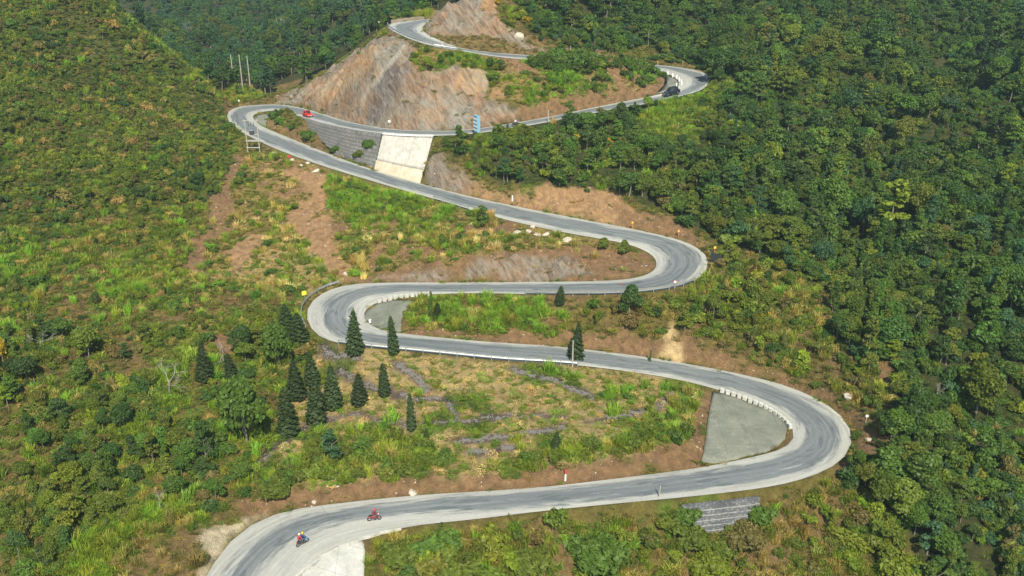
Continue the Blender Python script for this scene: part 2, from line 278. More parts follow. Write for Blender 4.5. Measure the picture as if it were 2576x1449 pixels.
# ------------------------------------------------------------------ what covers the ground where (world outlines)
COL = dict(hillgreen=(.095,.10,.028), darkslab=(.175,.155,.14), palerock=(.42,.395,.33), tan=(.38,.29,.18), scrub=(.155,.132,.036), forest=(.06,.065,.022), earth=(.245,.152,.078), orange=(.36,.225,.115), rock=(.245,.207,.155), straw=(.36,.28,.13), grass=(.13,.165,.03),
           drygrass=(.24,.185,.065), conc=(.27,.28,.235), palec=(.62,.62,.56), sand=(.55,.48,.33), scar=(.62,.46,.24), slate=(.095,.076,.07), greyrock=(.27,.255,.21), brown=(.20,.14,.06))
GR = [
('hillgreen',[(-60,-90),(250,-90),(330,70),(400,130),(480,190),(540,250),(590,322),(600,400),(560,470),(520,500),(300,520),(150,600),(-60,620)],256),  # (class, outline, farthest forward distance)
('forest',[(1140,300),(1760,130),(1560,110),(1330,90),(1250,-90),(2650,-90),(2650,1480),(2330,1480),(2250,1300),(2100,1200),(2250,1100),(2250,950),(2080,850),(2050,720),(1900,640),(1800,600),(1700,540),(1550,480),(1250,460),(1110,360)],700),
('drygrass',[(560,480),(600,400),(700,385),(860,440),(1140,520),(1540,608),(1655,660),(1575,700),(1000,708),(840,722),(740,780),(700,880),(560,900),(450,830),(500,650)],230),
('earth',[(590,385),(625,390),(575,480),(590,520),(550,590),(525,640),(490,700),(468,690),(480,610),(520,580),(520,520),(560,450)],230),
('orange',[(690,425),(800,425),(840,470),(815,520),(850,620),(885,690),(830,690),(775,640),(750,590),(700,570),(720,530),(780,500),(760,460)],230),
('straw',[(640,640),(760,600),(840,690),(872,712),(800,730),(740,770),(640,740),(560,730)],200),
('orange',[(560,640),(600,610),(640,590),(700,580),(640,640),(590,690)],200),
('brown',[(440,800),(490,740),(600,730),(740,735),(730,770),(640,770),(520,790),(470,830)],200),
('earth',[(980,640),(1080,610),(1180,560),(1250,575),(1200,610),(1100,640)],220),
('grass',[(830,440),(1020,485),(1140,525),(1130,560),(1000,560),(880,560),(820,500)],220),
('grass',[(1050,580),(1100,570),(1230,590),(1320,600),(1200,630),(1050,620)],220),
('earth',[(600,1275),(650,1238),(850,1222),(1000,1203),(1150,1190),(1300,1190),(1450,1165),(1600,1140),(1740,1108),(1765,985),(1792,985),(1765,1165),(1717,1184),(1592,1199),(1359,1228),(1192,1238),(1002,1249),(859,1267),(767,1274),(700,1286),(633,1309)],150),
('straw',[(640,1175),(700,1060),(790,870),(850,872),(1000,884),(1240,908),(1400,916),(1745,945),(1762,985),(1740,1100),(1600,1138),(1450,1163),(1300,1188),(1150,1188),(1000,1200),(850,1218),(660,1236)],150),
('earth',[(1005,838),(1059,845),(1159,855),(1259,863),(1405,871),(1475,880),(1592,893),(1717,914),(1817,931),(1884,946),(1967,966),(2050,1000),(2117,1039),(2157,1090),(2150,1140),(2215,1130),(2230,1100),(2180,1040),(2080,985),(1950,930),(1850,900),(1730,868),(1600,850),(1450,835),(1300,838),(1150,833),(1020,815)],170),
('scar',[(1685,815),(1676,840),(1695,868),(1672,890),(1650,905),(1722,914),(1702,868),(1706,820)],170),
('earth',[(870,713),(1009,711),(1325,710),(1492,708),(1575,704),(1640,685),(1656,668),(1640,645),(1590,628),(1450,620),(1300,632),(1200,640),(1150,655),(1000,675),(900,698)],190),
('rock',[(1180,700),(1200,655),(1300,640),(1440,650),(1500,690),(1400,706),(1180,709)],190),
('rock',[(930,710),(960,690),(1140,668),(1130,705)],190),
('orange',[(1065,455),(1080,392),(1120,388),(1150,430),(1230,470),(1300,490),(1340,490),(1370,460),(1450,468),(1550,490),(1600,528),(1680,545),(1760,590),(1790,628),(1757,623),(1717,605),(1625,583),(1525,563),(1425,545),(1325,525),(1242,508),(1135,483)],230),
('rock',[(1065,455),(1080,392),(1120,388),(1150,430),(1200,468),(1180,490),(1135,483)],230),
('earth',[(1550,505),(1600,530),(1680,545),(1760,590),(1780,625),(1717,605),(1625,583),(1560,565)],230),
('grass',[(1600,290),(1740,252),(1770,330),(1700,370),(1620,340)],280),
('earth',[(1210,318),(1310,265),(1450,248),(1560,225),(1650,198),(1685,195),(1690,230),(1610,248),(1492,270),(1392,293),(1259,315),(1180,328)],260),
('drygrass',[(1035,125),(1155,124),(1332,152),(1580,170),(1660,185),(1640,212),(1560,225),(1450,245),(1310,262),(1240,240),(1220,180),(1150,160),(1040,195)],250),
('rock',[(690,262),(700,240),(770,215),(850,160),(900,122),(960,90),(985,88),(1020,103),(1045,120),(1030,170),(1050,195),(1080,190),(1150,165),(1220,180),(1230,250),(1300,270),(1310,285),(1210,322),(1092,331),(992,328),(925,318),(859,305),(817,289),(777,272),(733,265)],250),
('tan',[(770,240),(850,175),(930,120),(960,105),(920,180),(860,245),(800,268)],250),('greyrock',[(1083,225),(1147,201),(1163,258),(1196,282),(1163,328),(1043,328),(1005,312),(1043,258)],250),
('darkslab',[(1026,153),(1034,193),(1002,250),(958,306),(932,304),(926,258),(962,193),(998,157)],250),('greyrock',[(975,95),(1018,106),(1000,150),(965,180),(945,170)],250),('palerock',[(1004,116),(1018,116),(958,202),(914,264),(898,264),(944,200)],250),
('tan',[(1160,169),(1224,173),(1226,225),(1204,240),(1145,209)],250),('orange',[(1238,215),(1268,225),(1262,250),(1238,248)],250),
('rock',[(1120,-90),(1080,48),(1058,70),(1085,93),(1119,107),(1155,121),(1235,133),(1332,139),(1480,147),(1560,140),(1500,130),(1400,125),(1330,118),(1325,95),(1270,70),(1250,30),(1250,-90)],260),
('orange',[(1222,-90),(1208,25),(1228,50),(1246,20),(1255,-90)],260),('brown',[(1085,90),(1150,85),(1260,100),(1325,125),(1332,139),(1235,133),(1155,121)],260),
('brown',[(1260,125),(1400,126),(1560,140),(1560,150),(1332,138)],260),
('brown',[(1580,155),(1620,148),(1720,154),(1800,182),(1796,196),(1777,182),(1739,174),(1642,163)],290),
('brown',[(530,240),(600,225),(700,255),(690,262),(600,268),(563,284)],280),
('earth',[(667,322),(655,300),(665,298),(725,325),(790,360),(830,392),(770,364),(720,344)],250),
('sand',[(450,1490),(470,1390),(500,1330),(600,1318),(640,1300),(700,1286),(633,1309),(580,1346),(545,1395),(505,1475)],110),
('brown',[(290,1480),(330,1400),(450,1340),(520,1380),(480,1480)],110),
('grass',[(150,1480),(200,1370),(330,1285),(430,1268),(560,1310),(400,1340),(300,1420),(250,1480)],120),
('brown',[(1700,1365),(1900,1340),(2080,1220),(2160,1250),(2000,1420),(1800,1480),(1720,1480)],120),
('slate',[(1716,1276),(1720,1264),(1910,1236),(1912,1262)],120),
('earth',[(2157,1109),(2151,1140),(2127,1160),(2080,1190),(2100,1200),(2200,1150),(2220,1110),(2190,1070)],120),
('brown',[(2050,700),(2110,700),(2130,830),(2090,860),(2060,790)],220),('earth',[(2210,890),(2260,930),(2250,985),(2220,960)],200),
]
PATHS = [[(650,1170),(740,1090),(830,1050),(900,1045),(960,1060),(1040,1067),(1150,1060),(1290,1045),(1420,1050)],[(1290,930),(1400,960),(1490,1000)],[(1000,915),(1050,950),(1075,985)],
 [(850,930),(940,975),(1030,1000),(1120,1000),(1150,1050)],[(1140,1110),(1300,1095),(1420,1075)],[(1180,1135),(1290,1128)],[(1690,990),(1650,1030),(1480,1060)],[(800,880),(900,905)]]
cls = list(COL); ci = {k: i for i, k in enumerate(cls)}
wx = X+1.3*fbm(X/2.2, Y/2.2, 3, 31); wy = Y+1.3*fbm(X/2.2, Y/2.2, 3, 47)
G = np.full(X.shape, ci['scrub'])
G[Y > 255] = ci['forest']
for c, P, ym in GR:
    W = wpoly(P, ym); lo = W.min(0)-3; hi = W.max(0)+3
    i0, i1 = np.searchsorted(gx, [lo[0], hi[0]]); j0, j1 = np.searchsorted(gy, [lo[1], hi[1]]); sl = np.s_[j0:j1, i0:i1]
    m = inpoly(wx[sl], wy[sl], W); G[sl] = np.where(m, ci[c], G[sl])
n1 = fbm(X/5, Y/5, 4, 77); strawm = G == ci['straw']
G[strawm & (n1 > .22)] = ci['grass']
G[(G == ci['drygrass']) & (n1 > .25)] = ci['grass']
G[(G == ci['drygrass']) & (n1 < -.3)] = ci['earth']
G[(G == ci['scrub']) & (n1 < -.22)] = ci['brown']; G[(G == ci['scrub']) & (n1 > .3)] = ci['grass']
for P in PATHS:
    Q = resample(P, 60); W = hit(Q[:, 0], Q[:, 1])[:, :2]
    d = np.full(X.shape, 9.)
    lo = W.min(0)-3; hi = W.max(0)+3
    i0, i1 = np.searchsorted(gx, [lo[0], hi[0]]); j0, j1 = np.searchsorted(gy, [lo[1], hi[1]]); sl = np.s_[j0:j1, i0:i1]
    for a in W: d[sl] = np.minimum(d[sl], np.hypot(wx[sl]*.5+X[sl]*.5-a[0], wy[sl]*.5+Y[sl]*.5-a[1]))
    G[(d < .62) & (fbm(X/1.5, Y/1.5, 2, 5) > -.7)] = ci['slate']
base = np.array([COL[k] for k in cls])[G]
for _ in range(1):       # soften the borders by one cell
    b2 = base.copy(); b2[1:-1, 1:-1] = (2*base[1:-1, 1:-1]+base[:-2, 1:-1]+base[2:, 1:-1]+base[1:-1, :-2]+base[1:-1, 2:])/6; base = b2
rockw = np.isin(G, [ci[k] for k in ('rock', 'greyrock', 'darkslab', 'palerock', 'tan')]).astype(float)
bare = np.isin(G, [ci[k] for k in ('rock', 'greyrock', 'earth', 'orange', 'scar', 'sand', 'conc', 'palec', 'slate')])
strat = np.clip(rockw*np.clip((DR-.8)/2, 0, 1), 0, 1)     # fractured rock: ribs running down the face
Z += strat*(.8*fbm((X-.6*Z)/2.6, Y/4, 4, 61)+.35*fbm((X-.6*Z)/.9, Z/1.3, 3, 66)+.75*(((X-.75*Z+1.6*fbm(X/7, Y/7, 2, 68))/3.4) % 1.-.5))+np.isin(G, [ci['earth'], ci['orange']])*np.clip((DR-.6)/1.5, 0, 1)*.35*fbm(X/.9, Y/3.5, 3, 62)
nx, ny = len(gx), len(gy); I = np.arange(nx*ny).reshape(ny, nx)
F = np.stack([I[:-1, :-1], I[:-1, 1:], I[1:, 1:], I[1:, :-1]], -1).reshape(-1, 4)
t = NT('hillside_ground'); p = t.pos(); gc = t.attr('gcol').outputs['Color']; rk = t.attr('rock').outputs['Fac']
n_a = t.noise(p, .9, 8, .65); n_b = t.noise(p, 5.5, 5, .7); mp = t.n('Mapping'); t.l(p, mp.inputs[0]); mp.inputs['Rotation'].default_value = (0, R(36), 0); n_r = t.noise(t.scale(mp.outputs[0], 1.0, .3, .12), 1.3, 10, .72, .9); n_s = t.noise(t.scale(mp.outputs[0], .35, .2, .06), 1.2, 4, .6, .4); n_c = t.noise(p, .16, 4)
c = t.mix(1., gc, t.ramp(n_a, [(.28, (.55, .56, .55)), (.72, (1.42, 1.38, 1.30))]), 'MULTIPLY')
c = t.mix(.8, c, t.ramp(n_b, [(.25, (.55, .55, .55)), (.75, (1.4, 1.4, 1.4))]), 'MULTIPLY')
rc = t.mix(1., gc, t.ramp(n_r, [(.30, (.38, .37, .38)), (.45, (.80, .78, .76)), (.55, (1.12, 1.08, 1.04)), (.68, (1.5, 1.42, 1.3))]), 'MULTIPLY')
rc = t.mix(t.ramp(n_s, [(.45, 0.), (.5, .5), (.56, 0.)]), rc, (.38, .355, .30)); rc = t.mix(t.ramp(n_s, [(.33, .6), (.42, 0.)]), rc, (.19, .165, .14)); rc = t.mix(t.ramp(n_c, [(.46, 0.), (.62, .8)]), rc, t.mix(1., rc, (1.18, .88, .66), 'MULTIPLY'))
c = t.mix(rk, c, rc)
bh = t.math('ADD', n_b, t.math('MULTIPLY', n_r, 1.5)); MG = t.out(c, bh, .9, .5)
ground = mesh_obj('hillside', np.stack([X, Y, Z], -1).reshape(-1, 3), F, MG, smooth=True); tag(ground, kind='structure')
fattr(ground, 'gcol', 'FLOAT_COLOR', 'POINT', np.concatenate([base, np.ones(X.shape+(1,))], -1).reshape(-1, 4)); fattr(ground, 'rock', 'FLOAT', 'POINT', rockw.ravel())

# ------------------------------------------------------------------ road surface
def densify(P, n): return np.stack([np.interp(np.linspace(0, len(P)-1, n), np.arange(len(P)), P[:, k]) for k in range(3)], -1)
nr = (len(A)-1)*3+1; RA, RB = densify(A, nr), densify(B, nr)
a0 = np.full(len(A), .17); a1 = np.full(len(A), .85)      # asphalt between these shares of the width, dust outside
def setw(sec, l, r, n=NS): i = SEC[sec]; a0[i:i+n] = l; a1[i:i+n] = r
setw('S1', .09, .89); a0[0:10] = .17; a1[0:10] = .62; setw('R1', .15, .86); setw('S2', .06, .93); setw('L1', .17, .74); setw('S3', .16, .93); setw('R2', .20, .94); setw('S4', .14, .90); setw('L2', .08, .78); setw('S5', .12, .86); setw('R3', .40, .96); setw('L3', .14, .80)
a0 = smooth_line(a0[:, None], 12)[:, 0]; a1 = smooth_line(a1[:, None], 12)[:, 0]
k = np.linspace(0, len(A)-1, nr); a0 = np.interp(k, np.arange(len(A)), a0); a1 = np.interp(k, np.arange(len(A)), a1)
m = 13; tt = np.linspace(0, 1, m)
V = RA[:, None, :]*(1-tt)[None, :, None]+RB[:, None, :]*tt[None, :, None]; V[..., 2] += .04+.10*(1-(2*tt-1)**2)[None, :]
cc = (RA+RB)/2; ss = np.r_[0, np.cumsum(np.linalg.norm(np.diff(cc, axis=0), axis=1))]; wd = np.linalg.norm(RA-RB, axis=1)
edge = np.minimum((tt[None, :]-a0[:, None])/.1, (a1[:, None]-tt[None, :])/.1)
I = np.arange(nr*m).reshape(nr, m); F = np.stack([I[:-1, :-1], I[:-1, 1:], I[1:, 1:], I[1:, :-1]], -1).reshape(-1, 4)
t = NT('dusty_asphalt'); p = t.pos(); rv = t.attr('rv').outputs['Vector']; ed = t.attr('edge').outputs['Fac']
lane = t.noise(t.scale(rv, .05, 1.4, 1), 1., 6, .6); patch = t.noise(t.scale(rv, .16, .6, 1), 1.2, 4, .5, .8); fine = t.noise(p, 2.2, 6, .65); big = t.noise(p, .12, 3)
asp = t.mix(t.ramp(lane, [(.3, 0.), (.7, 1.)]), (.098, .118, .124), (.205, .225, .224))
asp = t.mix(t.ramp(patch, [(.58, 0.), (.62, .7)]), asp, (.095, .115, .12))
asp = t.mix(t.ramp(t.noise(t.scale(rv, .10, 1.1, 1), 1.7, 5, .65, .5), [(.60, 0.), (.72, .7)]), asp, (.36, .375, .36))
dust = t.mix(t.ramp(t.noise(t.scale(rv, .08, 1.5, 1), 1., 6, .65), [(.3, 0.), (.7, 1.)]), (.27, .28, .25), (.43, .435, .39))
f = t.math('ADD', t.math('MULTIPLY', ed, .5), t.math('MULTIPLY', t.math('SUBTRACT', t.noise(t.scale(rv, .12, .8, 1), 1.4, 6, .68), .5), 3.4))
col = t.mix(t.ramp(f, [(-.05, 0.), (.62, 1.)]), dust, asp)
vor = t.n('TexVoronoi', feature='DISTANCE_TO_EDGE'); t.l(t.scale(p, .28, .28, .28), vor.inputs['Vector']); vor.inputs['Scale'].default_value = 1.
crack = t.math('MULTIPLY', t.ramp(vor.outputs['Distance'], [(0., 1.), (.012, 0.)]), t.ramp(big, [(.52, 0.), (.6, .55)]))
col = t.mix(crack, col, (.10, .12, .13)); col = t.mix(.35, col, t.ramp(fine, [(.25, (.7, .7, .7)), (.75, (1.25, 1.25, 1.25))]), 'MULTIPLY')
t.b.inputs['Roughness'].default_value = .8
road = mesh_obj('road', V.reshape(-1, 3), F, t.out(col, fine, .25, .03), smooth=True); tag(road, kind='structure')
fattr(road, 'rv', 'FLOAT_VECTOR', 'POINT', np.stack([np.repeat(ss[:, None], m, 1), (tt[None, :]-.5)*wd[:, None], np.zeros((nr, m))], -1).reshape(-1, 3))
fattr(road, 'edge', 'FLOAT', 'POINT', np.clip(edge, -1, 2).ravel())

# ------------------------------------------------------------------ concrete aprons inside the hairpins
NOVEG = []
def apron(name, P, mat, label=None):
    W = wpoly(P); z = gz(W[:, 0], W[:, 1]); c = W.mean(0); q = (W-c)/10
    Mx = np.stack([np.ones(len(q)), q[:, 0], q[:, 1], q[:, 0]**2, q[:, 0]*q[:, 1], q[:, 1]**2], -1); k = np.linalg.solve(Mx.T@Mx+np.diag([0, 0, 0, .05, .05, .05]), Mx.T@z)
    fz = lambda x, y: sum(a*b for a, b in zip(k, (1, (x-c[0])/10, (y-c[1])/10, ((x-c[0])/10)**2, (x-c[0])*(y-c[1])/100, ((y-c[1])/10)**2)))
    NOVEG.append(W); big = c+(W-c)*1.06; m = inpoly(X, Y, big) & (DR > .45); Z[m] = np.minimum(Z[m], fz(X[m], Y[m])-.25)
    n = len(W); rings = 10; V = []
    for r in range(rings): f = 1-r/rings; w2 = c+(W-c)*f; V += np.c_[w2, fz(w2[:, 0], w2[:, 1])+.05].tolist()
    V += np.c_[W, z-1.].tolist(); V.append([*c, fz(*c)+.05]); F = [(r*n+i, r*n+(i+1) % n, (r+1)*n+(i+1) % n, (r+1)*n+i) for r in range(rings-1) for i in range(n)]
    F += [((rings-1)*n+i, (rings-1)*n+(i+1) % n, len(V)-1) for i in range(n)]+[(rings*n+i, rings*n+(i+1) % n, (i+1) % n, i) for i in range(n)]
    o = mesh_obj(name, V, F, mat, smooth=True); return tag(o, label, kind='structure')
def concrete(name, a, b, sc=.25, streak=None, s2=(.55, .7)):
    t = NT(name); p = t.pos(); n1 = t.noise(p, sc, 6, .65); n2 = t.noise(p, 3.5, 5, .7); col = t.mix(t.ramp(n1, [(.32, 0.), (.68, 1.)]), a, b)
    col = t.mix(t.ramp(t.noise(p, .5, 5, .75, .8), [(s2[0], 0.), (s2[1], .55)]), col, tuple(min(.8, q*1.5) for q in b)); col = t.mix(.5, col, t.ramp(n2, [(.25, (.72, .72, .72)), (.75, (1.25, 1.25, 1.25))]), 'MULTIPLY')
    jn = t.n('TexBrick'); t.l(p, jn.inputs['Vector']); jn.inputs['Scale'].default_value = 1.; jn.inputs['Brick Width'].default_value = 4.2; jn.inputs['Row Height'].default_value = 3.4; jn.inputs['Mortar Size'].default_value = .035; jn.offset = 0
    if not streak: col = t.mix(t.math('MULTIPLY', jn.outputs['Fac'], .45), col, tuple(q*.45 for q in a)); col = t.mix(t.ramp(t.noise(p, .22, 5, .7, 1.2), [(.48, 0.), (.68, .6)]), col, tuple(q*.62 for q in a))
    if streak: col = t.mix(t.ramp(t.noise(t.scale(p, 1.2, .5, .08), 1.2, 6, .7), [(.5, 0.), (.66, .7)]), col, streak)
    return t.out(col, n2, .4, .05)
MC1 = concrete('grey_concrete', (.145, .158, .125), (.215, .225, .18)); MC2 = concrete('pale_concrete', (.34, .35, .32), (.44, .445, .41))
apron('concrete_apron', [(1793,988),(1834,994),(1884,1012),(1931,1032),(1970,1058),(1980,1077),(1975,1100),(1950,1122),(1925,1136),(1880,1148),(1790,1166),(1764,1168),(1775,1100),(1785,1030)], MC1)
apron('concrete_apron', [(914,796),(927,779),(952,764),(1000,755),(1037,756),(1010,800),(1008,836),(960,828),(927,814)], MC1)
apron('concrete_apron', [(752,1456),(792,1417),(860,1378),(912,1358),(919,1380),(914,1475),(800,1480)], MC2)
apron('concrete_apron', [(637,297),(650,289),(690,284),(672,300),(668,319),(648,306)], MC1)
apron('concrete_apron', [(1662,184),(1698,200),(1709,212),(1690,222),(1650,236),(1668,215),(1674,197)], MC1)
def road_edge(side, sec, u0, u1, n, off=0., drop=0.):
    us = np.linspace(u0, u1, n); i = SEC[sec]; E = (eA if side == 'L' else eB)[max(0, i-6):i+NS+6]; W = (A if side == 'L' else B)[max(0, i-6):i+NS+6]; c = ctr[max(0, i-6):i+NS+6]
    o = np.argsort(E[:, 0]); P = np.stack([np.interp(us, E[o, 0], W[o, k]) for k in range(3)], -1); Q = np.stack([np.interp(us, E[o, 0], c[o, k]) for k in range(3)], -1); d = unit((P-Q)*[1, 1, 0]); P = P+d*off; P[:, 2] -= drop; return P
WALLS = [(road_edge('R', 'S5', 966, 1091, 14, .25, -.02), road_edge('R', 'S4', 942, 1056, 14, .5, .1)), (road_edge('R', 'S5', 742, 962, 20, .15, .02), road_edge('R', 'S4', 838, 940, 20, 1.2, -.5))]
t3 = road_edge('R', 'S1', 1716, 1904, 16, .8, .75); b3 = t3-[0, .9, 4.2]; WALLS.append((t3, b3))
for tp, bt in WALLS:        # the hillside stands back behind each wall and meets its foot
    a_ = resample(tp, 60); b_ = resample(bt, 60); lo = np.minimum(a_.min(0), b_.min(0))-2; hi = np.maximum(a_.max(0), b_.max(0))+2
    i0, i1 = np.searchsorted(gx, [lo[0], hi[0]]); j0, j1 = np.searchsorted(gy, [lo[1]-3, hi[1]]); sl = np.s_[j0:j1, i0:i1]; sx, sy = X[sl], Y[sl]; best = np.full(sx.shape, 9.); zt = np.full(sx.shape, 1e9)
    for p_, q_ in zip(a_, b_):
        d = (q_-p_)[:2]; L_ = d@d+1e-6; t_ = ((sx-p_[0])*d[0]+(sy-p_[1])*d[1])/L_; tc = np.clip(t_, 0, 1); ds = np.hypot(sx-p_[0]-tc*d[0], sy-p_[1]-tc*d[1]); m = (ds < best) & (ds < .7); best = np.where(m, ds, best)
        zt = np.where(m, np.where(t_ > 1, q_[2]-.1, p_[2]+(q_[2]-p_[2])*tc-.55), zt)
    Z[sl] = np.minimum(Z[sl], zt)
    if tp is t3:
        for p_ in b_[::2]: m = (abs(sx-p_[0]) < .9) & (sy < p_[1]+.3) & (sy > p_[1]-5); Z[sl] = np.where(m, np.minimum(Z[sl], p_[2]+.1-(p_[1]-sy)*.25), Z[sl])
    NOVEG.append(np.vstack([a_[::6, :2], a_[-1:, :2], b_[::-6, :2], b_[:1, :2]]))
ground.data.vertices.foreach_set('co', np.stack([X, Y, Z], -1).astype(np.float32).ravel()); ground.data.update()

# ------------------------------------------------------------------ foliage prototypes
def mat_leaf():
    t = NT('leaf'); tint = t.attr('tint', 'INSTANCER').outputs['Color']; lv = t.attr('lv').outputs['Fac']
    c = t.mix(1., tint, t.ramp(lv, [(0., (.62, .66, .68)), (.55, (1., 1., 1.)), (1., (1.45, 1.40, 1.15))]), 'MULTIPLY')
    t.b.inputs['Roughness'].default_value = .55; t.b.inputs['Specular IOR Level'].default_value = .3; t.set(t.b.inputs['Base Color'], c)
    tr = t.n('BsdfTranslucent'); t.l(t.mix(1., c, (1.3, 1.45, .7), 'MULTIPLY'), tr.inputs[0]); mx = t.n('MixShader'); mx.inputs[0].default_value = .34
    t.l(t.b.outputs[0], mx.inputs[1]); t.l(tr.outputs[0], mx.inputs[2]); t.l(mx.outputs[0], t.t.nodes['Material Output'].inputs[0]); return t.m
MLEAF = mat_leaf()
MBARK = plain('bark', (.20, .18, .14), .9, var=.35, scale=9); MBARKD = plain('dark_bark', (.10, .08, .06), .9, var=.3); MDEAD = plain('bleached_wood', (.27, .25, .21), .9, var=.25)
def unit(v): return v/(np.linalg.norm(v, axis=-1, keepdims=True)+1e-9)
def leaves(P, N, size, asp, r, bend=.25):
    n = len(P); N = unit(N); T = unit(np.cross(N, unit(r.normal(size=(n, 3))))); Bn = np.cross(N, T); s = (size*r.uniform(.65, 1.35, n))[:, None]
    a = P-T*s*asp*.5; b = P+T*s*asp*.5
    V = np.stack([a, P+Bn*s*.5-N*s*bend*.3, b-N*s*bend, P-Bn*s*.5-N*s*bend*.3], 1).reshape(-1, 3)
    return V, np.arange(4*n).reshape(n, 4)
def sphere_pts(n, r): return unit(r.normal(size=(n, 3)))
def lobed(lobes, n, r, up=.35, rnd=.6, inner=.8):
    c = np.array([l[:3] for l in lobes]); rad = np.array([l[3] for l in lobes]); sq = np.array([l[4] if len(l) > 4 else .8 for l in lobes])
    w = rad**2; k = r.choice(len(lobes), n*2, p=w/w.sum()); d = sphere_pts(n*2, r); d[:, 2] = np.where(d[:, 2] < -.35, -d[:, 2], d[:, 2])
    jit = r.uniform(.72, 1.08, n*2)[:, None]; P = c[k]+d*(rad[k]*1.)[:, None]*jit*np.stack([np.ones(n*2), np.ones(n*2), sq[k]], -1)
    q = np.linalg.norm((P[:, None]-c[None])/np.stack([rad, rad, rad*sq], -1)[None], axis=-1); q[np.arange(n*2), k] = 9
    keep = np.where((q > inner).all(1))[0][:n]; P = P[keep]; d = d[keep]
    return P, d*rnd+np.array([0, 0, up])+r.normal(size=P.shape)*.55
def tubes(segs, sides=5):      # [(p, q, r0, r1)]
    V = []; F = []
    for p, q, r0, r1 in segs:
        p = np.array(p, float); q = np.array(q, float); d = unit(q-p); a = unit(np.cross(d, [.3, .9, .1] if abs(d[1]) < .9 else [1, 0, 0])); b = np.cross(d, a); o = len(V)
        for c, rr in ((p, r0), (q, r1)):
            for i in range(sides): t = 2*math.pi*i/sides; V.append(c+(a*math.cos(t)+b*math.sin(t))*rr)
        for i in range(sides): j = (i+1) % sides; F.append((o+i, o+j, o+sides+j, o+sides+i))
        F.append(tuple(range(o+sides-1, o-1, -1))); F.append(tuple(range(o+sides, o+2*sides)))
    return V, F
def leaf_mesh(name, V, F, r, nleaf=None):
    o = mesh_obj(name, V, F, MLEAF, link=False); n = len(F); fattr(o, 'lv', 'FLOAT', 'FACE', np.clip(r.normal(.5, .2, n), 0, 1)); return o
def crown_round(r, R0=2.4, h=6.2, n=1700, size=.31, nl=11):
    L = [(0, 0, h-R0*.9, R0*.72)]
    for i in range(nl):
        a = r.uniform(0, 6.28); z = r.uniform(.36, .9)*h; rr = R0*math.sin(min(1, (1.04-z/h)*1.9)*1.5)*r.uniform(.45, .9); L.append((rr*math.cos(a), rr*math.sin(a), z, R0*r.uniform(.28, .5)))
    return leaf_mesh('crown', *leaves(*lobed(L, n, r), size, 1.3, r), r)
def crown_layer(r, R0=2.6, h=6.5, n=1300, size=.32):
    L = []
    for i in range(11):
        z = h*(.40+.58*i/10); a = r.uniform(0, 6.28); rr = R0*(1.1-.75*i/10)*r.uniform(.3, .8); L.append((rr*math.cos(a), rr*math.sin(a), z, R0*r.uniform(.3, .48), .38))
    return leaf_mesh('crown', *leaves(*lobed(L, n, r, .7), size, 1.4, r), r)
def crown_tall(r, R0=1.5, h=7.5, n=1400, size=.29):
    L = []
    for i in range(13):
        z = h*(.25+.73*i/12); a = r.uniform(0, 6.28); rr = R0*(1.05-.8*i/12)*r.uniform(.1, .8); L.append((rr*math.cos(a), rr*math.sin(a), z, R0*r.uniform(.35, .58)*(1.15-.5*i/12), .9))
    return leaf_mesh('crown', *leaves(*lobed(L, n, r), size, 1.3, r), r)
def trunk(r, h, r0=.14):
    segs = []; p = np.zeros(3); top = np.array([r.normal(0, .25), r.normal(0, .25), h*.8]); m = top*.5+[r.normal(0, .12), r.normal(0, .12), 0]
    segs += [((0, 0, -.5), m, r0*1.15, r0*.8), (m, top, r0*.8, r0*.35)]
    for i in range(6):
        s = r.uniform(.4, .92); b = m*2*s if s < .5 else m+(top-m)*(s-.5)*2; a = r.uniform(0, 6.28); l = r.uniform(.8, 1.7)
        segs.append((b, b+np.array([math.cos(a)*l, math.sin(a)*l, l*.75]), r0*.4, r0*.12))
    return mesh_obj('trunk', *tubes(segs), MBARK, link=False)
def shrub_mesh(r, R0=1.15, h=1.5, n=520, size=.23, asp=1.5):
    L = [(0, 0, h*.5, R0*.65)]
    for i in range(6): a = r.uniform(0, 6.28); rr = R0*r.uniform(.3, .75); L.append((rr*math.cos(a), rr*math.sin(a), h*r.uniform(.25, .85), R0*r.uniform(.3, .5)))
    return leaf_mesh('shrub', *leaves(*lobed(L, n, r), size, asp, r), r)
def blades(r, n, rad, h, wd, droop=.6):
    a = r.uniform(0, 6.28, n); rr = rad*np.sqrt(r.uniform(0, 1, n)); p0 = np.stack([rr*np.cos(a), rr*np.sin(a), np.full(n, -.1)], -1); az = a+r.normal(0, 1.1, n); L = h*r.uniform(.55, 1.2, n)
    out = np.stack([np.cos(az), np.sin(az), np.zeros(n)], -1); sd = np.stack([-np.sin(az+r.normal(0, .8, n)), np.cos(az), np.zeros(n)], -1); lean = r.uniform(.1, droop, n)
    p1 = p0+out*(L*lean*.35)[:, None]+np.array([0, 0, 1])*(L*.62)[:, None]; p2 = p0+out*(L*lean*1.1)[:, None]+np.array([0, 0, 1])*(L*r.uniform(.75, 1., n))[:, None]
    V = np.stack([p0-sd*wd*.4, p0+sd*wd*.4, p1+sd*wd*.5, p1-sd*wd*.5, p2+sd*wd*.15, p2-sd*wd*.15], 1).reshape(-1, 3); b = np.arange(n)[:, None]*6
    return leaf_mesh('grass', V, np.concatenate([b+[0, 1, 2, 3], b+[3, 2, 4, 5]], 0), r)
